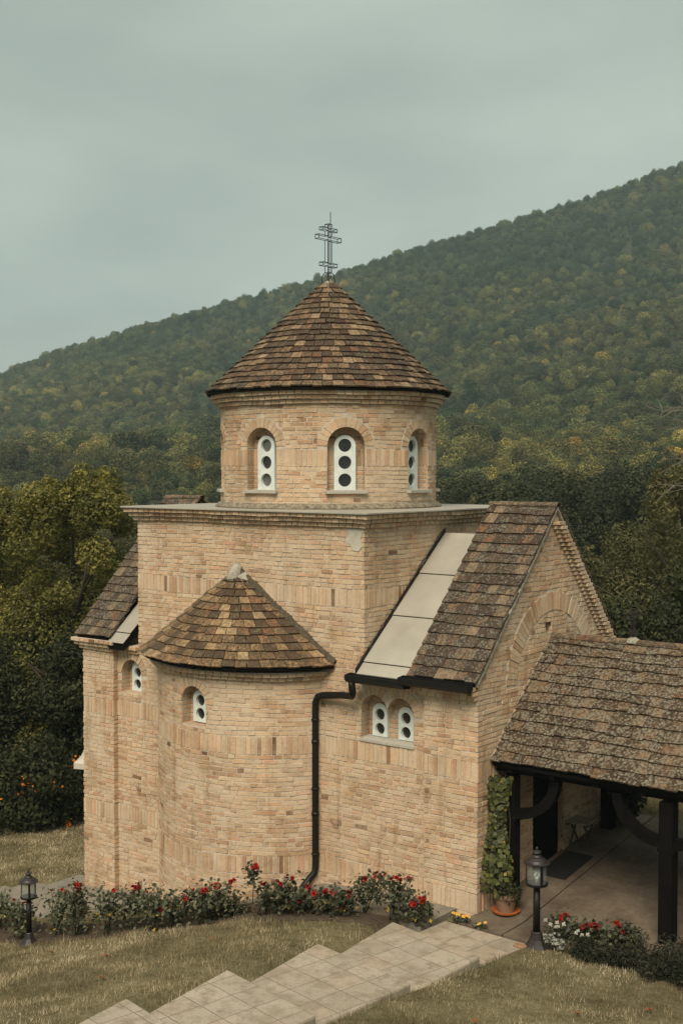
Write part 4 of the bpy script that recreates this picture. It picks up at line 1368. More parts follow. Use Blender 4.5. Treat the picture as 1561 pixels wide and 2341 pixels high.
# bare tree reaching in from the right
q = np.random.RandomState(9)
x, y = to_xy(27, 8.6)
bt = empty('bare_tree', (x, y, .2), 'leafless tree with pale grey twigs at the right edge', 'tree')
mb = MB()
mb.tube([(0, 0, -.5), (.05, 0, 3), (.1, .1, 6.6), (.1, .1, 8.6)], [.14, .12, .07, .02], 8)
mb.build('trunk', TWIG, bt, smooth=True)
mb = MB()
for i in range(15):
    z = 5.6 + .20 * i + q.uniform(-.2, .2)
    a = math.pi + YAW + q.uniform(-1.1, 1.1) if i % 3 else q.uniform(0, 6.28)
    p = Vector((0.08, .08, z)); d = Vector((math.cos(a), math.sin(a), q.uniform(-.05, .5)))
    pl = [p.copy()]
    for k in range(6):
        p = p + d * q.uniform(.22, .36); d = (d + Vector(q.uniform(-.35, .35, 3))).normalized(); pl.append(p.copy())
        if k > 0:
            for w in range(2):
                e_ = (d + Vector(q.uniform(-.9, .9, 3))).normalized(); p2 = p + e_ * q.uniform(.2, .4); p3 = p2 + (e_ + Vector(q.uniform(-.5, .5, 3))).normalized() * q.uniform(.15, .35)
                mb.tube([p, p2, p3], [.011, .008, .004], 4)
    mb.tube(pl, [.028, .024, .02, .016, .012, .009, .005], 5)
mb.build('branches', TWIG, bt)
# orange berried hedge at the far left
def berry_hedge(s, l, zb, h, rad, seed, label, nf):
    q = np.random.RandomState(seed)
    x, y = to_xy(s, l)
    t = empty('flowering_shrub', (x, y, zb), label, 'shrub', 'orange flowered shrubs on the left')
    bl = blob_set(q, 16, (0, 0, h * .5), (rad, rad, h * .5), .5, -.9)
    V, F, rn = crown_leaves(bl, 6500, .11, q, .55, .3, .6)
    np_mesh('foliage', V, F, rn, DARK_L, t)
    C = []
    B = np.array(bl)
    for i in range(nf):
        b = B[q.randint(len(B))]
        d = unit(q, 1)[0]; d[:2] = d[:2] * .5 - np.array([FWX, FWY]) * .7
        c = b[:3] + d / np.linalg.norm(d) * b[3] * 1.05
        if c[2] > h * .8: continue
        for k in range(q.randint(4, 11)): C.append(c + q.uniform(-.10, .10, 3) * np.array([1, 1, 1.5]))
    C = np.array(C)
    V, F = leaf_quads(C, unit(q, len(C)) + np.array([-FWX, -FWY, .3]), .065, .8, q)
    np_mesh('flowers', V, F, q.uniform(0, 1, len(C)), ORA, t)
berry_hedge(27.0, -6.25, -1.75, 1.9, .85, 41, 'dark shrub with orange blossom nearest the left end of the church', 16)
berry_hedge(27.0, -7.3, -1.75, 1.8, .8, 42, 'dark shrub with orange blossom second from the left frame edge', 9)

# ------------------------------------------------------------------ haze
hb = MB()
cor = [to_xy(s, l) for s, l in ((-60, -640), (-60, 640), (800, 640), (800, -640))]
hb.hexa([(x, y, -60) for x, y in cor] + [(x, y, 330) for x, y in cor])
hm = bpy.data.materials.new('haze'); hm.use_nodes = True
hm.node_tree.nodes.remove(hm.node_tree.nodes['Principled BSDF'])
pv = hm.node_tree.nodes.new('ShaderNodeVolumePrincipled')
pv.inputs['Color'].default_value = (.66, .88, .86, 1); pv.inputs['Density'].default_value = .00036
hm.node_tree.links.new(pv.outputs[0], hm.node_tree.nodes['Material Output'].inputs['Volume'])
hz = hb.build('haze', hm, fix=True)
tag(hz, 'thin bluish haze over the hillside', 'haze', kind='stuff')

# ------------------------------------------------------------------ pavement, path, kerb, bed, steps
def concrete():
    t = NT('porch_concrete'); P = t.pos()
    a = t.noise(P, 1.6, 5, .6); b = t.noise(P, 12, 4, .6); c3 = t.noise(P, 110, 3, .6)
    c = t.ramp(t.m('ADD', t.m('MULTIPLY', a, .7), t.m('MULTIPLY', b, .3)), [(.35, (.085, .060, .041)), (.5, (.13, .099, .069)), (.66, (.18, .147, .104))])
    c = t.mix(1., c, t.ramp(c3, [(.35, .72), (.65, 1.25)]), 'MULTIPLY')
    t.col(c, .85, 0., .25); t.bump(t.m('ADD', b, c3), .006, .6)
    return t.mat
CONC = concrete()
PATHM = plain('path_concrete', (.20, .175, .135), .9, var=.25, scale=3, bump=.006)
def slab(mb, pts, th, zf, up=.02, dens=.35):
    """polygon (convex, ccw) laid on the terrain with a real thickness"""
    top = [(x, y, zf(x, y) + up) for x, y in pts]
    bot = [(x, y, z - th) for x, y, z in top]
    mb.poly(top); 
    n = len(pts)
    for i in range(n):
        j = (i + 1) % n; mb.poly([bot[i], bot[j], top[j], top[i]])
fz = lambda x, y: .135 * max(0., y)
mb = MB()
g = .012
ys_ = [-.52, -.1, 0., .6, 1.2, 1.8, 2.4, 3.0, 3.6, 4.12]
for a, b in zip(ys_[:-1], ys_[1:]): slab(mb, [(2.0, a), (2.69 - g, a), (2.69 - g, b), (2.0, b)], .12, fz)
cr_ = [(2.69 + g, 1.61), (2.85, 1.585), (3.0, 1.53), (3.21, 1.49), (3.4, 1.475), (3.56, 1.45), (3.8, 1.475), (4.05, 1.46), (4.6, 1.42), (5.2, 1.47), (6.8, 1.40), (10.2, 1.45)]
for (xa, ya), (xb, yb_) in zip(cr_[:-1], cr_[1:]):
    slab(mb, [(xa, -.52 if xa < 3.1 else -.25), (xb, -.52 if xa < 3.1 else -.25), (xb, 0.), (xa, 0.)], .12, fz)
    slab(mb, [(xa, 0.), (xb, 0.), (xb, yb_ - .008), (xa, ya - .008)], .12, fz)
    slab(mb, [(xa, ya + .008), (xb, yb_ + .008), (xb, 4.05), (xa, 4.1)], .12, fz)
tag(mb.build('pavement', CONC), kind='structure')
mb = MB()
xs_ = np.linspace(-7.7, 1.7, 44)
for a, b in zip(xs_[:-1], xs_[1:]):
    ka, kb = float(kerb_y(a)), float(kerb_y(b))
    za, zb_ = G(a, -.5), G(b, -.5); yt = .3 if a > -6.85 else -.25 + (a + 6.85)
    mb.hexa([(a, ka + .02, za - .4), (b, kb + .02, zb_ - .4), (b, yt, zb_ - .4), (a, yt, za - .4), (a, ka + .02, za + .04), (b, kb + .02, zb_ + .04), (b, yt, zb_ + .05), (a, yt, za + .05)])
tag(mb.build('path', PATHM), kind='structure')
KERBM = plain('shadow_dark_kerb', (.04, .034, .026), .95, var=.5, scale=12, bump=.02)  # near-black colour paints in the shadow line below the kerb edge
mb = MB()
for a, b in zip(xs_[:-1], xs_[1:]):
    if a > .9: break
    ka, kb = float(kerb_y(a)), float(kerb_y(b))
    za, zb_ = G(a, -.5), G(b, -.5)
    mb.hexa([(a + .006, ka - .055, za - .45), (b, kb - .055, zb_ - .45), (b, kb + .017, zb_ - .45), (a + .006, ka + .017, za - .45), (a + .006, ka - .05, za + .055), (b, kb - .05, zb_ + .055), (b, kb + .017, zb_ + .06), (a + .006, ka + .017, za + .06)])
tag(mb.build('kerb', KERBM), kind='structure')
mb = MB()
bx_ = np.linspace(-7.7, 1.72, 48); by_ = np.linspace(0, 1., 7)
grid = {}
for i, x in enumerate(bx_):
    k = float(kerb_y(x)) - .06; wd = .62 - .16 * max(0., (x + .5) / 2.5) + .05 * math.sin(x * 4.3) + .04 * math.sin(x * 9.1)
    for j, t in enumerate(by_):
        yy = k - wd * t + .05 * math.sin(3 * x) * t
        grid[i, j] = len(mb.v); mb.v.append((x, yy, float(lawn_z(x, yy)) + .028 + RNG.uniform(-.012, .018) - (.03 if j == 6 else 0)))
for i in range(47):
    for j in range(6): mb.face((grid[i, j + 1], grid[i + 1, j + 1], grid[i + 1, j], grid[i, j]))
tag(mb.build('flower_bed', SOIL), kind='structure')

def step_mat():
    t = NT('step_slabs'); P = t.pos()
    X_, Y_, Z_ = t.sep(P)
    a = R(-10.4); ca, sa = math.cos(a), math.sin(a)
    nz = t.noise(P, 2.2, 3, .5, 1); nx_, ny_, _ = t.sep(nz)
    u = t.m('ADD', t.m('ADD', t.m('MULTIPLY', X_, ca), t.m('MULTIPLY', Y_, sa)), t.m('MULTIPLY', nx_, .03))
    v = t.m('ADD', t.m('ADD', t.m('MULTIPLY', X_, -sa), t.m('MULTIPLY', Y_, ca)), t.m('MULTIPLY', ny_, .03))
    fu = t.m('FRACT', t.m('DIVIDE', u, .405)); fv = t.m('FRACT', t.m('DIVIDE', v, .405))
    cu = t.m('FLOOR', t.m('DIVIDE', u, .405)); cv = t.m('FLOOR', t.m('DIVIDE', v, .405))
    d = t.m('MINIMUM', t.m('MINIMUM', fu, t.m('SUBTRACT', 1., fu)), t.m('MINIMUM', fv, t.m('SUBTRACT', 1., fv)))
    fine = t.noise(P, 45, 4, .65); mid = t.noise(P, 5, 5, .65)
    d = t.m('ADD', d, t.m('MULTIPLY', t.m('SUBTRACT', fine, .5), .02))
    k = t.ramp(d, [(.002, 0.15), (.022, 1.)])
    r1 = t.white(vec=t.comb(cu, cv, t.m('FLOOR', t.m('MULTIPLY', Z_, 6.2))))
    c = t.ramp(r1, [(0, (.31, .265, .20)), (.35, (.36, .31, .24)), (.6, (.375, .32, .245)), (.8, (.365, .29, .215)), (1, (.34, .30, .235))])
    c = t.mix(t.ramp(mid, [(.47, 0.), (.68, .8)]), c, (.20, .165, .115))
    c = t.mix(1., c, t.ramp(fine, [(.3, .82), (.7, 1.14)]), 'MULTIPLY')
    c = t.mix(k, t.mix(mid, (.13, .105, .07), (.27, .22, .155)), c)
    big = t.noise(P, 1.4, 5, .65)
    c = t.mix(t.ramp(big, [(.50, 0.), (.66, .7)]), c, (.235, .195, .135))
    t.col(c, .88, 0., .2); t.bump(t.m('ADD', t.m('MULTIPLY', k, .8), t.m('MULTIPLY', fine, .4)), .012, .8)
    return t.mat
STEPM = step_mat()
mb = MB()
NL = [(1.50, -1.33), (1.47, -2.85), (1.44, -4.42), (1.41, -5.90), (1.38, -7.4), (1.35, -8.9)]
NR = [(3.05, -1.63), (3.07, -3.12), (2.99, -4.71), (2.96, -6.2), (2.93, -7.7), (2.9, -9.2)]
for i in range(5):
    z = .16 * (i + 1)
    l0, r0, l1, r1 = NL[i], NR[i], NL[i + 1], NR[i + 1]
    L1 = (l1[0] + .20, l1[1] - .06); R1 = (r1[0] - .05, r1[1] - .06)
    mb.hexa([(l0[0], l0[1], z - .4), (L1[0], L1[1], z - .4), (R1[0], R1[1], z - .4), (r0[0], r0[1], z - .4), (l0[0], l0[1], z), (L1[0], L1[1], z), (R1[0], R1[1], z), (r0[0], r0[1], z)])
mb.hexa([(1.74, -1.42, -.3), (3.0, -1.68, -.3), (3.22, -.58, -.3), (1.80, -.535, -.3), (1.74, -1.42, .016), (3.0, -1.68, .016), (3.22, -.58, .016), (1.80, -.535, .016)])
tag(mb.build('steps', STEPM, bevel=.028, fix=True), kind='structure')

# ------------------------------------------------------------------ the porch
PORCH = empty('porch', (2.03, .3, 0), 'open timber porch with a lichen covered tiled roof against the gable', 'porch')
PO = Vector((2.03, .3, 0))
def off(mb): 
    mb.v = [(x - PO.x, y - PO.y, z - PO.z) for x, y, z in mb.v]; return mb
PX0, PX1 = 2.05, 10.4
ye, ze, yr, zr = .24, 2.05, 1.93, 3.63
sp_ = (zr - ze) / (yr - ye); Lp = math.hypot(zr - ze, yr - ye)
mb = MB()
tile_plane(mb, (PX0, ye, ze + .02), (1, 0, 0), (0, 1, sp_), (0, -sp_, 1), PX1 - PX0, Lp, .172, .178, th=.026, jit=1.6, hi=.84)
y2 = 2 * yr - ye
tile_plane(mb, (PX1, y2, ze + .02), (-1, 0, 0), (0, -1, sp_), (0, sp_, 1), PX1 - PX0, Lp, .172, .178, th=.026, jit=1.6, hi=.84)
proof = off(mb).build('roof', TILE_P, PORCH)
mb = MB(); ridge_tiles(mb, (PX0 + .02, yr, zr + .035), (PX1, yr, zr + .035), .085, .40, .2, .85)
off(mb).build('ridge_tiles', RIDGE, proof)
mb = MB()
mb.hexa([(PX0, ye + .03, ze - .03), (PX1, ye + .03, ze - .03), (PX1, yr, zr - .035), (PX0, yr, zr - .035), (PX0, ye + .03, ze + .018), (PX1, ye + .03, ze + .018), (PX1, yr, zr + .015), (PX0, yr, zr + .015)])
mb.hexa([(PX0, yr, zr - .035), (PX1, yr, zr - .035), (PX1, y2 - .03, ze - .03), (PX0, y2 - .03, ze - .03), (PX0, yr, zr + .015), (PX1, yr, zr + .015), (PX1, y2 - .03, ze + .018), (PX0, y2 - .03, ze + .018)])
off(mb).build('roof_boarding', WOODD, proof)
mb = MB()
mb.hexa([(2.036, ye - .02, ze + .03), (2.062, ye - .02, ze + .03), (2.062, yr, zr + .03), (2.036, yr, zr + .03), (2.036, ye - .02, ze + .075), (2.062, ye - .02, ze + .075), (2.062, yr, zr + .075), (2.036, yr, zr + .075)])
off(mb).build('verge_flashing', plain('pale_flashing', (.33, .27, .20), .6, var=.15), PORCH)
for yb_, nm in ((.45, 'beam'), (3.42, 'beam')):
    mb = MB(); mb.box(2.04, 10.3, yb_ - .08, yb_ + .08, 1.93, 2.07); off(mb).build(nm, WOODD, PORCH, bevel=.008)
for xb_ in (2.24, 4.55):
    mb = MB(); mb.box(xb_ - .075, xb_ + .075, .535, 3.335, 1.915, 2.05); off(mb).build('tie_beam', WOODD, PORCH, bevel=.008)
for xb_ in (2.30, 2.95, 3.6, 4.25, 4.9, 5.5, 6.1, 6.8, 7.6, 8.4, 9.2, 10.0):
    mb = MB()
    mb.hexa([(xb_ - .04, ye + .06, ze - .10), (xb_ + .04, ye + .06, ze - .10), (xb_ + .04, yr, zr - .13), (xb_ - .04, yr, zr - .13), (xb_ - .04, ye + .06, ze - .022), (xb_ + .04, ye + .06, ze - .022), (xb_ + .04, yr, zr - .04), (xb_ - .04, yr, zr - .04)])
    off(mb).build('rafter', WOODD, PORCH)
def post(x, y):
    z0 = .135 * y
    mb = MB(); mb.box(x - .095, x + .095, y - .095, y + .095, z0, 1.90)
    for zz in (1.30,):
        mb.box(x - .115, x + .115, y - .10, y + .10, zz - .05, zz + .02)
    off(mb).build('post', WOODD, PORCH, bevel=.012)
def brace(x, y, sg):
    mb = MB(); pts = []
    n = 10
    for k in range(n + 1):
        t = k / n
        a = math.pi / 2 * t
        pts.append((x + sg * (.06 + .64 * math.sin(a)), 1.36 + .55 * (1 - math.cos(a))))
    for k in range(n):
        (xa, za), (xb_, zb_) = pts[k], pts[k + 1]
        dx, dz = xb_ - xa, zb_ - za; L = math.hypot(dx, dz)
        nx_, nz_ = -dz / L * .07, dx / L * .07
        q4 = [(xa - nx_, za - nz_), (xb_ - nx_, zb_ - nz_), (xb_ + nx_, zb_ + nz_), (xa + nx_, za + nz_)]
        mb.hexa([(a, y - .06, b) for a, b in q4] + [(a, y + .06, b) for a, b in q4])
    off(mb).build('brace', WOODD, PORCH, fix=True)
for x in (2.24, 4.56, 7.0, 9.4):
    for y in (.45, 3.42): post(x, y)
for y in (.45, 3.42):
    brace(2.24, y, 1); brace(4.56, y, -1); brace(4.56, y, 1); brace(7.0, y, -1)
c_ = wire_cross('cross', (3.35 - PO.x, yr - PO.y, zr + .12), .40, PORCH, 0, IRONB, legs=False, k=.55, rr=.0048)
mb = MB(); mb.lathe([(.11, .04), (.09, .085), (.04, .12)], (3.35 - PO.x, yr - PO.y, zr), 14); mb.build('mortar_cap', plain('lichen_mortar', (.27, .26, .2), .95, var=.5, scale=30, bump=.02), PORCH)

# ------------------------------------------------------------------ lamps
def lamp(loc, label, bulb, h=1.26):
    t = empty('lamp_post', loc, label, 'lamp', 'garden lamp posts'); t.scale = (1.06, 1.06, 1.06) if bulb else (.94, .94, .94)
    mb = MB()
    mb.lathe([(.15, 0), (.155, .02), (.14, .045), (.115, .075), (.085, .13), (.07, .185), (.066, .20), (.066, .215), (.058, .225)], (0, 0, 0), 8, ph=.39)
    mb.build('base', IRONB, t)
    mb = MB(); mb.lathe([(.046, .215), (.041, .78)], (0, 0, 0), 18); mb.build('pole', BLACK, t, smooth=True)
    mb = MB(); mb.lathe([(.05, .775), (.130, .79), (.135, .80), (.135, .815), (.122, .82), (.03, .822)], (0, 0, 0), 28); mb.build('lantern_base', BLACK, t)
    gl = MB()
    for k in range(28):
        a, b = 2 * math.pi * k / 28, 2 * math.pi * (k + 1) / 28
        gl.poly([(.117 * math.cos(a), .117 * math.sin(a), .82), (.117 * math.cos(b), .117 * math.sin(b), .82), (.117 * math.cos(b), .117 * math.sin(b), 1.05), (.117 * math.cos(a), .117 * math.sin(a), 1.05)])
    gl.build('glass', LGLASS, t, smooth=True)
    for k in range(3):
        a = YAW - math.pi / 2 + R(18) + k * 2 * math.pi / 3
        mb = MB(); c, s = math.cos(a), math.sin(a)
        def pt(r, w, z): return (c * r - s * w, s * r + c * w, z)
        mb.hexa([pt(.120, -.016, .815), pt(.130, -.016, .815), pt(.130, .016, .815), pt(.120, .016, .815), pt(.120, -.016, 1.055), pt(.130, -.016, 1.055), pt(.130, .016, 1.055), pt(.120, .016, 1.055)])
        mb.build('strap', BLACK, t)
    mb = MB(); mb.lathe([(.02, 1.05), (.14, 1.05), (.156, 1.056), (.158, 1.066), (.13, 1.075), (.112, 1.10), (.075, 1.125), (.062, 1.13), (.062, 1.14), (.05, 1.155), (.033, 1.165), (.033, 1.18), (.055, 1.186), (.05, 1.20), (.018, 1.215), (.010, 1.22)], (0, 0, 0), 28); mb.build('cap', IRONB, t, smooth=False)
    mb = MB(); mb.lathe([(.008, 1.215), (.016, 1.23), (.017, 1.24), (.008, 1.255)], (0, 0, 0), 10); mb.build('finial', IRONB, t, smooth=True)
    if bulb:
        mb = MB(); mb.lathe([(.022, .822), (.024, .87), (.03, .875), (.03, .885)], (0, 0, 0), 14)
        for k in range(3):
            a = k * 2.1
            mb.tube([(.018 * math.cos(a), .018 * math.sin(a), .88), (.03 * math.cos(a), .03 * math.sin(a), .915), (.026 * math.cos(a + .9), .026 * math.sin(a + .9), .945), (.0, .0, .955)], [.013, .016, .016, .013], 8)
        mb.build('bulb', plain('opal_bulb', (.72, .78, .76), .3, var=.04), t, smooth=True)
    return t
tg = NT('lamp_glass')
tg.b.inputs['Base Color'].default_value = (.75, .78, .74, 1); tg.b.inputs['Roughness'].default_value = .12
trn = tg.n('ShaderNodeBsdfTransparent'); trn.inputs[0].default_value = (.80, .82, .78, 1)
mg = tg.n('ShaderNodeMixShader'); mg.inputs[0].default_value = .13
tg.t.links.new(trn.outputs[0], mg.inputs[1]); tg.t.links.new(tg.b.outputs[0], mg.inputs[2]); tg.t.links.new(mg.outputs[0], tg.out.inputs[0])
LGLASS = tg.mat
lamp((3.26, -.62, -.01), 'black lamp post with white bulb at the lower end of the steps', True)
lamp((-4.37, -2.72, float(lawn_z(-4.37, -2.72)) - .02), 'black lamp post among the roses on the left, no bulb showing', False)
mb = MB(); mb.box(-.20, -.03, -.13, -.02, 0, .075); b_ = mb.build('loose_brick', plain('old_brick', (.26, .15, .085), .95, var=.35, scale=18, bump=.01), bevel=.01)
b_.location = (3.22, -.68, -.03); b_.rotation_euler = (0, 0, R(-8)); tag(b_, 'old orange brick beside the foot of the right lamp post', 'brick')

# ------------------------------------------------------------------ stool, mat, pots, climber
ST = empty('folding_stool', (2.21, 2.58, .135 * 2.58 + .022), 'small wooden folding stool with slatted seat in the porch', 'stool', rz=R(8))
for k in range(5):
    mb = MB(); mb.box(-.18, .18, -.20 + k * .082, -.20 + k * .082 + .068, .385, .405); mb.build('slat', WOODG, ST)
for sx in (-1, 1):
    mb = MB(); mb.box(sx * .15 - .015, sx * .15 + .015, -.195, .195, .35, .384); mb.build('seat_rail', WOODL, ST)
    for sg in (-1, 1):
        mb = MB(); x = sx * (.13 if sg > 0 else .10)
        mb.hexa([(x - .012, -sg * .18 - .02, 0), (x + .012, -sg * .18 - .02, 0), (x + .012, -sg * .18 + .02, 0), (x - .012, -sg * .18 + .02, 0), (x - .012, sg * .16 - .02, .36), (x + .012, sg * .16 - .02, .36), (x + .012, sg * .16 + .02, .36), (x - .012, sg * .16 + .02, .36)])
        mb.build('leg', WOODL, ST, fix=True)
mb = MB(); mb.hexa([(2.10, 1.42, fz(0, 1.42) + .022), (2.56, 1.42, fz(0, 1.42) + .022), (2.56, 2.30, fz(0, 2.30) + .022), (2.10, 2.30, fz(0, 2.30) + .022), (2.10, 1.42, fz(0, 1.42) + .038), (2.56, 1.42, fz(0, 1.42) + .038), (2.56, 2.30, fz(0, 2.30) + .038), (2.10, 2.30, fz(0, 2.30) + .038)])
tag(mb.build('doormat', plain('black_rubber', (.014, .012, .010), .9, var=.2, scale=30)), 'black doormat on the concrete before the church door', 'doormat')
TERRA = plain('terracotta', (.21, .125, .08), .85, var=.3, scale=9, bump=.004)
SAUC = plain('orange_plastic', (.40, .11, .03), .45, var=.1, scale=9)
def pot(loc, r, h, label, saucer):
    t = empty('flower_pot', loc, label, 'flower pot')
    mb = MB(); mb.lathe([(r * .70, .02), (r * .95, h * .80), (r * 1.04, h * .80), (r * 1.06, h), (r * .94, h), (r * .9, h * .9), (.02, h * .88)], (0, 0, 0), 32); mb.build('pot', TERRA, t, smooth=False)
    mb = MB(); mb.lathe([(r * .9, .0), (r * 1.12, .012), (r * 1.20, .04), (r * 1.14, .042), (r * .9, .018), (.02, .018)], (0, 0, 0), 36); mb.build('saucer', saucer, t)
    return t
pot((2.33, .17, .046), .165, .27, 'terracotta pot on an orange saucer at the corner of the church', SAUC)
def leafy(name, loc, blobs, n, ls, lm, label, cat, seed, asp=.6, up=.4, shell=.8, group=None, part='foliage'):
    q = np.random.RandomState(seed)
    t = empty(name, loc, label, cat, group)
    V, F, rn = crown_leaves(blobs(q) if callable(blobs) else blobs, n, ls, q, asp, up, shell)
    np_mesh(part, V, F, rn, lm, t)
    return t
leafy('potted_plant', (2.33, .17, .28), lambda q: blob_set(q, 12, (0, .02, .05), (.21, .21, .06), .10, -.5), 900, .05, DARK_L, 'low dark green plant filling the terracotta pot', 'plant', 51)
q = np.random.RandomState(52)
CL = empty('climbing_plant', (2.24, .42, .3), 'heart leaved climber growing up the dark porch post from the pot', 'climber')
C = []; Nn = []
for i in range(900):
    z = q.uniform(0, 1) ** .85 * 1.58
    wv = .215 * (1 - .42 * z / 1.6) + .05 * math.sin(z * 5)
    a = q.uniform(0, 6.28)
    rr = wv * math.sqrt(q.uniform(.35, 1))
    C.append((-.06 + math.cos(a) * rr * 1.05 - .02 * z, -.15 + math.sin(a) * rr * .8 - .16 * (1 - z / 1.6), z)); Nn.append((math.cos(a) * .4 + .35, math.sin(a) * .4 - .75, .25 + q.uniform(-.3, .3)))
C = np.array(C); Nn = np.array(Nn) + q.normal(size=(900, 3)) * .25
V, F = leaf_quads(C, Nn, .076, .92, q)
np_mesh('foliage', V, F, q.uniform(0, 1, len(C)), IVY_L, CL)
mb = MB()
for k in range(4):
    mb.tube([(-.02 + .03 * k, -.22 + .02 * k, -.05), (-.06 + .05 * k, -.18, .5), (-.10 + .06 * k, -.13, 1.0), (-.06 + .02 * k, -.11, 1.5)], .007, 5)
mb.build('stem', BARK, CL)
SH = leafy('shrub', (2.42, 3.60, .47), lambda q: blob_set(q, 16, (0, 0, .62), (.22, .22, .55), .19, -.8), 3600, .07, DARK_L, 'dark shrub at the far corner of the porch beyond the stool', 'shrub', 53)

# ------------------------------------------------------------------ roses
def rose_mesh(name, mat, seed, r=.040):
    q = np.random.RandomState(seed); mb = MB()
    for ring, (n, tilt, rr, zz) in enumerate(((6, 1.15, 1.0, 0.), (6, .85, .82, .006), (5, .5, .55, .012), (4, .2, .3, .016))):
        for k in range(n):
            a = 2 * math.pi * k / n + ring * .5 + q.uniform(-.15, .15)
            L = r * rr * q.uniform(.9, 1.15); w = L * .75
            ca, sa = math.cos(a), math.sin(a)
            st, ct = math.sin(tilt), math.cos(tilt)
            def pp(l, wd, up_=0.): return (ca * l * st - sa * wd, sa * l * st + ca * wd, zz + l * ct + up_)
            b = q.uniform(.1, 1.) * (1. if ring < 2 else .6)
            mb.poly([pp(.2 * L, -w * .35), pp(.2 * L, w * .35), pp(.75 * L, w * .75, .002), pp(L, 0, -.003 if ring < 2 else .002), pp(.75 * L, -w * .75, .002)], None, b)
    me = bpy.data.meshes.new(name)
    o = mb.build(name, mat); me = o.data; bpy.data.objects.remove(o)
    return me
ROSES = [rose_mesh('rose_flower', RED, 61), rose_mesh('rose_flower', RED, 62), rose_mesh('rose_flower', DRED, 63)]
STEM = plain('green_stem', (.035, .036, .018), .8, var=.3, scale=12)
def rose_bush(x, y, h, w, flowers, label, seed, leaves=420, standard=False, heads=None, dark=.3):
    q = np.random.RandomState(seed)
    z = float(lawn_z(x, y)) + .02
    t = empty('rose_bush', (x, y, z), label, 'rose bush', 'red rose bushes along the church')
    mb = MB(); tips = []
    n = 1 if standard else max(5, int(8 * w / .25))
    C = []
    for i in range(n):
        a = q.uniform(0, 6.28); b = q.uniform(.25, 1.) * w
        hh = h * q.uniform(.72, 1.0)
        p0 = Vector((q.uniform(-.05, .05), q.uniform(-.05, .05), 0)); p3 = Vector((math.cos(a) * b, math.sin(a) * b, hh))
        if standard: p3 = Vector((.02, .0, h))
        p1 = p0.lerp(p3, .4) + Vector((q.uniform(-.04, .04), q.uniform(-.04, .04), .04)); p2 = p0.lerp(p3, .75) + Vector(q.uniform(-.03, .03, 3))
        mb.tube([p0, p1, p2, p3], [.009, .007, .005, .003], 5)
        tips.append(p3)
        m = leaves // n
        for k in range(m):
            f = q.uniform(.62 if standard else .12, 1.) if standard or q.uniform() < .3 else q.uniform(.42, 1.)
            p = p0.lerp(p3, f)
            sp = (.075 if standard else .11) * (1.1 - .4 * f)
            C.append((p.x + q.normal() * sp, p.y + q.normal() * sp, max(.02, p.z + q.normal() * .05)))
    mb.build('stem', STEM, t)
    C = np.array(C)
    V, F = leaf_quads(C, unit(q, len(C)) * .7 + np.array([0, -.2, .75]), .066, .68, q)
    rn = q.uniform(0, .955, len(C)); rn[(C[:, 2] < h * .55) & (q.uniform(0, 1, len(C)) < .035)] = 1.
    np_mesh('foliage', V, F, rn, ROSE_L, t)
    tips.sort(key=lambda p: -p.z)
    left = round(flowers * 1.35); k = 0
    while left > 0:
        c = tips[k % len(tips)]; m = min(left, q.randint(1, 5)); k += 1
        low = q.uniform() < .15 and not standard
        dk = q.uniform() < dark
        for j in range(m):
            me = ROSES[2] if dk else ROSES[q.randint(0, 2)]
            o = bpy.data.objects.new('flower', me); link(o, t)
            o.location = (c.x + q.uniform(-.055, .055) * (m > 1), c.y + q.uniform(-.05, .05) * (m > 1), (c.z * .55 if low else c.z) + q.uniform(-.025, .03))
            o.rotation_euler = (q.uniform(.1, .9), q.uniform(-.5, .5), q.uniform(0, 6.28)) if q.uniform() < .7 else (R(60), 0, YAW)
            s_ = q.uniform(.8, 1.15); o.scale = (s_, s_, s_)
        left -= m
    return t
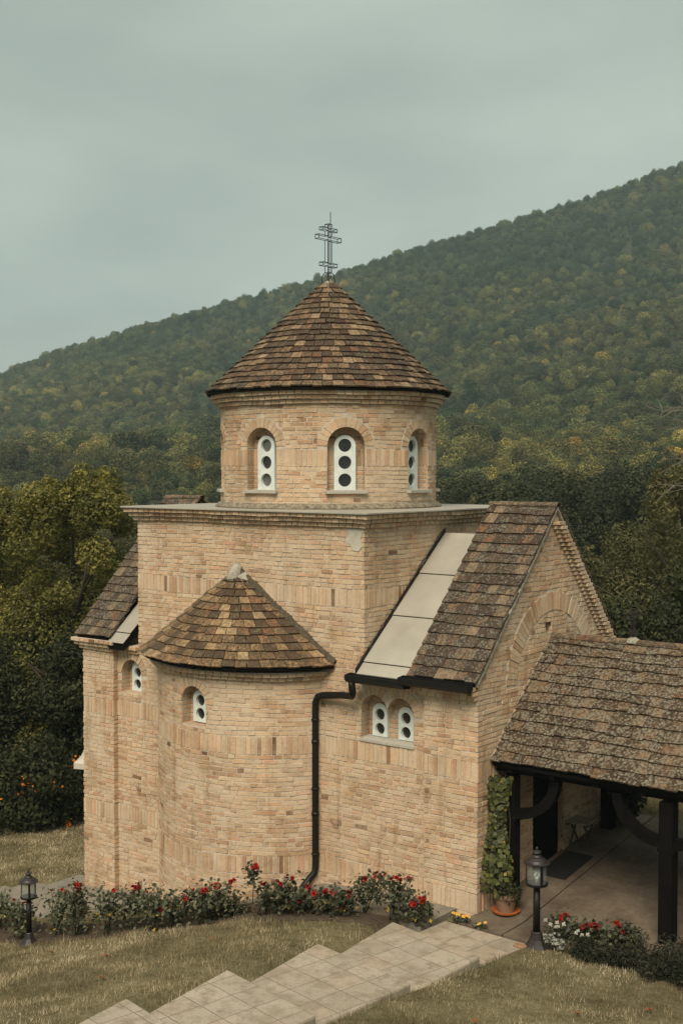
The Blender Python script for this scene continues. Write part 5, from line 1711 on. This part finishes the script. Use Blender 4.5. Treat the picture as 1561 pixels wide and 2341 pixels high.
RB = [
 (-5.75, -2.25, 0.6, .26, 3, 'rose bush cut off by the left edge of the photo'),
 (-4.95, -2.45, 0.62, .25, 6, 'dense red rose bush just left of the left lamp post'),
 (-4.15, -2.38, 0.68, .22, 3, 'lanky rose bush with a high orange red bloom just right of the left lamp post'),
 (-3.64, -2.42, 0.78, .28, 9, 'tall rose bush with many blooms before the left brick pier'),
 (-2.87, -2.48, 0.66, .28, 1, 'leafy rose bush almost without blooms right of the left pier'),
 (-2.56, -2.28, 0.64, .26, 6, 'rose bush with dark red blooms left of the apse'),
 (-2.07, -2.3, 0.6, .26, 6, 'rose bush with red blooms where the apse meets the left wall'),
 (-1.9, -2.02, 0.46, .22, 4, 'short rose bush with low blooms and yellowed leaves at the apse'),
 (-1.58, -1.9, 0.53, .26, 5, 'rose bush with a red cluster left of the apse middle'),
 (-1.51, -1.62, 0.58, .28, 7, 'rounded rose bush with a row of blooms before the apse middle'),
 (-1.39, -1.32, 0.27, .16, 1, 'small rose bush with one dark bloom before the apse'),
 (-1.14, -1.2, 0.64, .05, 4, 'slim standard rose on a bare stem, tallest in the bed'),
 (-0.74, -1.42, 0.38, .18, 2, 'low rose bush at the foot of the standard rose'),
 (-0.5, -1.31, 0.48, .24, 5, 'rose bush with light green leaves left of the downpipe'),
 (-0.19, -1.15, 0.38, .20, 7, 'rose bush crowded with red blooms at the foot of the downpipe'),
 (0.24, -1.14, 0.36, .20, 6, 'rose bush with orange red blooms right of the downpipe foot'),
 (0.6, -1.3, 0.34, .18, 4, 'low rose bush with crimson blooms before the double window wall'),
 (0.79, -1.05, 0.5, .19, 4, 'upright rose bush with a high orange bloom below the double window'),
 (1.33, -1.08, 0.56, .26, 9, 'broad rose bush beside the top of the paved landing'),
 (1.56, -0.86, 0.47, .22, 7, 'rose bush with orange blooms nearest the church corner'),
 (3.40, -.16, .36, .10, 3, 'single stemmed rose behind the right lamp post, red heads held high'),
 (3.66, -.06, .30, .18, 7, 'rose bush full of red heads in front of the porch floor'),
 (3.92, -.02, .30, .20, 8, 'rose bush arching over at the right of the porch bed'),
]
for i, (x, y, h, w, fl_, lab) in enumerate(RB):
    rose_bush(x, y, h * 1.05, w * (random.Random(i).uniform(.75, 1.15) if w > .06 else 1), fl_, lab, 200 + i, leaves=(130 if w < .06 else int(430 * w / .25)), standard=(w < .06), dark=(.8 if 'dark' in lab or 'crimson' in lab else .25))
def flower_patch(name, loc, rad, h, nf, fs, mat, label, seed, lm=ROSE_L, nl=260, flat=False):
    q = np.random.RandomState(seed)
    t = empty(name, loc, label, 'plant')
    C = np.stack([q.normal(size=nl) * rad[0] * .55, q.normal(size=nl) * rad[1] * .55, q.uniform(.02, h * .8, nl)], 1)
    V, F = leaf_quads(C, unit(q, nl) + np.array([0, 0, .8]), .045, .45, q)
    np_mesh('foliage', V, F, q.uniform(0, .9, nl), lm, t)
    mb = MB()
    for i in range(nf):
        c = Vector((q.normal() * rad[0] * .6, q.normal() * rad[1] * .6, h * q.uniform(.75, 1.1)))
        mb.tube([(c.x * .6, c.y * .6, 0), c], .003, 4)
    mb.build('stem', STEM, t)
    q = np.random.RandomState(seed); q.normal(size=nl * 2)
    for i in range(nf):
        mb2 = MB(); e_ = mb.v[i * 8 + 4]
        k5 = 9
        for k in range(k5):
            a = 2 * math.pi * k / k5
            if flat:
                cx_, cy_ = fs * .55 * math.cos(a * 2.4) * (k / k5), fs * .55 * math.sin(a * 2.4) * (k / k5)
                mb2.lathe([(fs * .22, 0), (fs * .16, fs * .12), (.001, fs * .15)], (cx_, cy_, (k % 3) * .003), 6, rnd=(k * .37) % 1)
            else:
                mb2.poly([(0, 0, .004), (fs * .5 * math.cos(a - .3), fs * .5 * math.sin(a - .3), .008), (fs * .62 * math.cos(a), fs * .62 * math.sin(a), .004), (fs * .5 * math.cos(a + .3), fs * .5 * math.sin(a + .3), .008)], None, (k * .37) % 1)
        o = mb2.build('flower', mat, t)
        o.location = e_; o.rotation_euler = (q.uniform(.1, .7), q.uniform(-.4, .4), YAW)
    return t
flower_patch('marigold', (2.0, -.46, .0), (.13, .06), .12, 7, .05, YEL, 'yellow flowers at the corner of the church beside the landing', 71)
flower_patch('marigold', (2.32, -.49, .0), (.09, .05), .08, 3, .045, YEL, 'few yellow flowers on the edge of the landing', 72, nl=120)
flower_patch('yarrow', (3.40, -.38, .0), (.14, .07), .26, 6, .055, WHT, 'white flat headed flowers right of the lamp foot', 73, flat=True)
flower_patch('yarrow', (3.80, -.32, .0), (.16, .07), .22, 6, .05, WHT, 'scattered white flowers under the right hand roses', 74, flat=True, lm=DARK_L)
leafy('silver_plant', (3.38, -.46, -.02), lambda q: blob_set(q, 8, (0, 0, .09), (.15, .10, .07), .07, -.5), 420, .05, leaf_mat('silver_leaves', [(0, (.15, .15, .12)), (1, (.36, .36, .30))], .1, .1), 'silver leaved plant at the foot of the white flowers', 'plant', 75)
leafy('low_shrub', (4.2, .10, .0), lambda q: blob_set(q, 7, (0, 0, .16), (.16, .10, .12), .09, -.4), 420, .06, ROSE_L, 'small green leafed bush between the roses and the juniper', 'shrub', 76)
leafy('juniper', (4.88, -.36, -.05), lambda q: blob_set(q, 34, (.05, 0, .16), (.72, .42, .22), .15, -.6), 8000, .055, JUN_L, 'dark spreading juniper at the foot of the right porch post', 'shrub', 77, asp=.25, up=.3)
leafy('juniper', (4.05, -.42, -.05), lambda q: blob_set(q, 22, (0, 0, .10), (.55, .22, .12), .12, -.6), 4200, .05, JUN_L, 'low dark ground juniper below the right hand roses', 'shrub', 78, asp=.25, up=.3)

# ------------------------------------------------------------------ parasol behind the left pier
PA = empty('parasol', (-8.72, 3.45, -1.65), 'pale parasol half hidden behind the left end of the church', 'parasol')
mb = MB(); b = []
for k in range(8):
    a = 2 * math.pi * k / 8 + .3
    b.append((1.35 * math.cos(a), 1.35 * math.sin(a), 1.65))
for k in range(8):
    p, q_ = b[k], b[(k + 1) % 8]
    mid = ((p[0] + q_[0]) / 2 * .95, (p[1] + q_[1]) / 2 * .95, 1.69)
    mb.poly([p, mid, (0, 0, 2.25)]); mb.poly([mid, q_, (0, 0, 2.25)])
    mb.poly([p, (p[0], p[1], 1.53), (mid[0], mid[1], 1.58), mid]); mb.poly([mid, (mid[0], mid[1], 1.58), (q_[0], q_[1], 1.53), q_])
mb.build('canopy', plain('pale_canvas', (.50, .45, .36), .9, var=.08), PA)
mb = MB(); mb.tube([(0, 0, 0), (0, 0, 2.2)], .025, 10); mb.build('pole', WOODB, PA)
mb = MB(); mb.lathe([(.25, 0), (.25, .06), (.05, .10)], (0, 0, 0), 20); mb.build('base', MORTAR, PA)

# ------------------------------------------------------------------ grass
def grass():
    rs = np.random.RandomState(3)
    n = 520000
    x = rs.uniform(-13, 9, n); y = rs.uniform(-11.5, 7.5, n)
    s = (x - CAM[0]) * FWX + (y - CAM[1]) * FWY; l = (x - CAM[0]) * RTX + (y - CAM[1]) * RTY
    ok = (s > 8) & (np.abs(l) < .30 * s + 1.2)
    # keep clear of church, pavement, path, bed and steps
    ok &= ~((x > -6.28) & (x < 2.1) & (y > -1.0) & (y < 4.4))
    ok &= ~((x > -6.95) & (x < -6.2) & (y > -1.2) & (y < .3))
    ok &= ~((x > 1.95) & (x < 6.9) & (y > -.46) & (y < 4.15))
    ky = kerb_y(x)
    inbed = (x < 2.0) & (x > -7.7) & (y > ky - .50 + .10 * np.maximum(0, (x + .5) / 2.5)) & (y < np.where(x > -6.85, 1., -.25 + (x + 6.85)))
    ok &= ~(inbed & ((y > ky - .1) | (rs.uniform(0, 1, n) < .9)))
    lx = np.interp(-y, [1.33, 9], [1.50, 1.35]); rx = np.interp(-y, [.5, 1.63, 9], [3.2, 3.05, 2.9])
    fringe = rs.uniform(-.03, .12, n) ** 1 * np.where(rs.uniform(0, 1, n) < .5, 1., .4)
    ok &= ~((y < -.5) & (x > np.where(y > -1.35, 1.76, lx) + fringe) & (x < rx - fringe))
    ok &= ~((x > 1.5) & (x < 3.3) & (y > -1.2) & (y < -.4))
    x, y, s = x[ok], y[ok], s[ok]
    # clumps
    def vn(x, y, sc_, seed):
        tb = np.random.RandomState(seed).uniform(-1, 1, (97, 97))
        u, v = x / sc_ + 200, y / sc_ + 200
        i, j = np.floor(u).astype(int), np.floor(v).astype(int); a, b = u - i, v - j
        a, b = a * a * (3 - 2 * a), b * b * (3 - 2 * b)
        g = lambda p, q: tb[p % 97, q % 97]
        return g(i, j) * (1 - a) * (1 - b) + g(i + 1, j) * a * (1 - b) + g(i, j + 1) * (1 - a) * b + g(i + 1, j + 1) * a * b
    f = np.sin(x * 5.1 + 1.3 * np.sin(y * 3.7)) * np.sin(y * 4.3 + 1.1 * np.sin(x * 2.9)) + .6 * np.sin(x * 11.3 + y * 7.9) * np.sin(y * 13.1 - x * 6.)
    f = vn(x, y, .22, 1) + .6 * vn(x, y, .09, 2)
    f2 = vn(x, y, .9, 3) + .5 * vn(x, y, .4, 4)
    n = len(x)
    hgt = rs.uniform(.022, .055, n) * (1 + .45 * np.clip(f, -1, 1.2) - .3 * np.clip(f2, -1, 1)) * np.where(rs.uniform(0, 1, n) < .015, 2.2, 1.)
    dl, dr = np.abs(x - np.interp(-y, [1.33, 9], [1.50, 1.35])), np.abs(x - np.interp(-y, [.5, 1.63, 9], [3.2, 3.05, 2.9]))
    hgt = hgt * np.where((np.minimum(dl, dr) < .14) & (y < -.6) & (f > -.2), 1.7, 1.)
    wid = rs.uniform(.004, .008, n) * (s / 14)
    a = rs.uniform(0, 6.28, n); lean = rs.uniform(.2, 1.1, n) * hgt
    z = lawn_z(x, y) - .005
    B = np.stack([x, y, z], 1)
    dx = np.stack([np.cos(a), np.sin(a), 0 * a], 1); sd_ = np.stack([-np.sin(a), np.cos(a), 0 * a], 1)
    T = B + dx * lean[:, None] + np.stack([0 * a, 0 * a, hgt], 1)
    V = np.stack([B - sd_ * wid[:, None] / 2, B + sd_ * wid[:, None] / 2, T], 1).reshape(-1, 3)
    F = np.arange(len(V)).reshape(-1, 3)
    f3 = np.sin(x * 2.3 + 2.1 * np.sin(y * 1.1)) * np.sin(y * 3.1 + 1.7 * np.sin(x * .9))
    rnd = np.clip(.46 + .16 * f + .32 * f2 + rs.normal(size=n) * .15, 0, 1)
    return V, F, rnd
GR = leaf_mat('grass_blades', [(0, (.078, .062, .031)), (.33, (.185, .150, .080)), (.56, (.36, .29, .18)), (.8, (.52, .425, .29)), (1, (.62, .525, .375))], .2, .0, rough=.8)
V, F, rn = grass()
tag(np_mesh('grass', V, F, rn, GR), 'short half dried grass on the sloping lawn', 'grass', kind='stuff')

# fallen leaves on the lawn
lq = np.random.RandomState(17)
LEAF = plain('dry_leaf', (.22, .085, .03), .8, var=.3, scale=40)
for i, (x, y) in enumerate(((4.9, -2.6), (4.3, -3.7), (5.4, -1.9), (3.7, -4.6), (-1.0, -4.1), (-2.6, -3.7), (.2, -5.2), (5.9, -3.2), (-.2, -3.0))):
    V, F = leaf_quads(np.zeros((3, 3)) + lq.uniform(-.012, .012, (3, 3)), np.array([[0, .2, 1.], [.3, 0, 1], [-.2, .1, 1]]), .075, .6, lq)
    o = np_mesh('fallen_leaf', V, F, np.zeros(len(F)), LEAF)
    o.location = (x, y, float(lawn_z(x, y)) + .045)
    tag(o, 'dry brown leaf lying on the lawn', 'leaf', 'fallen leaves on the lawn')
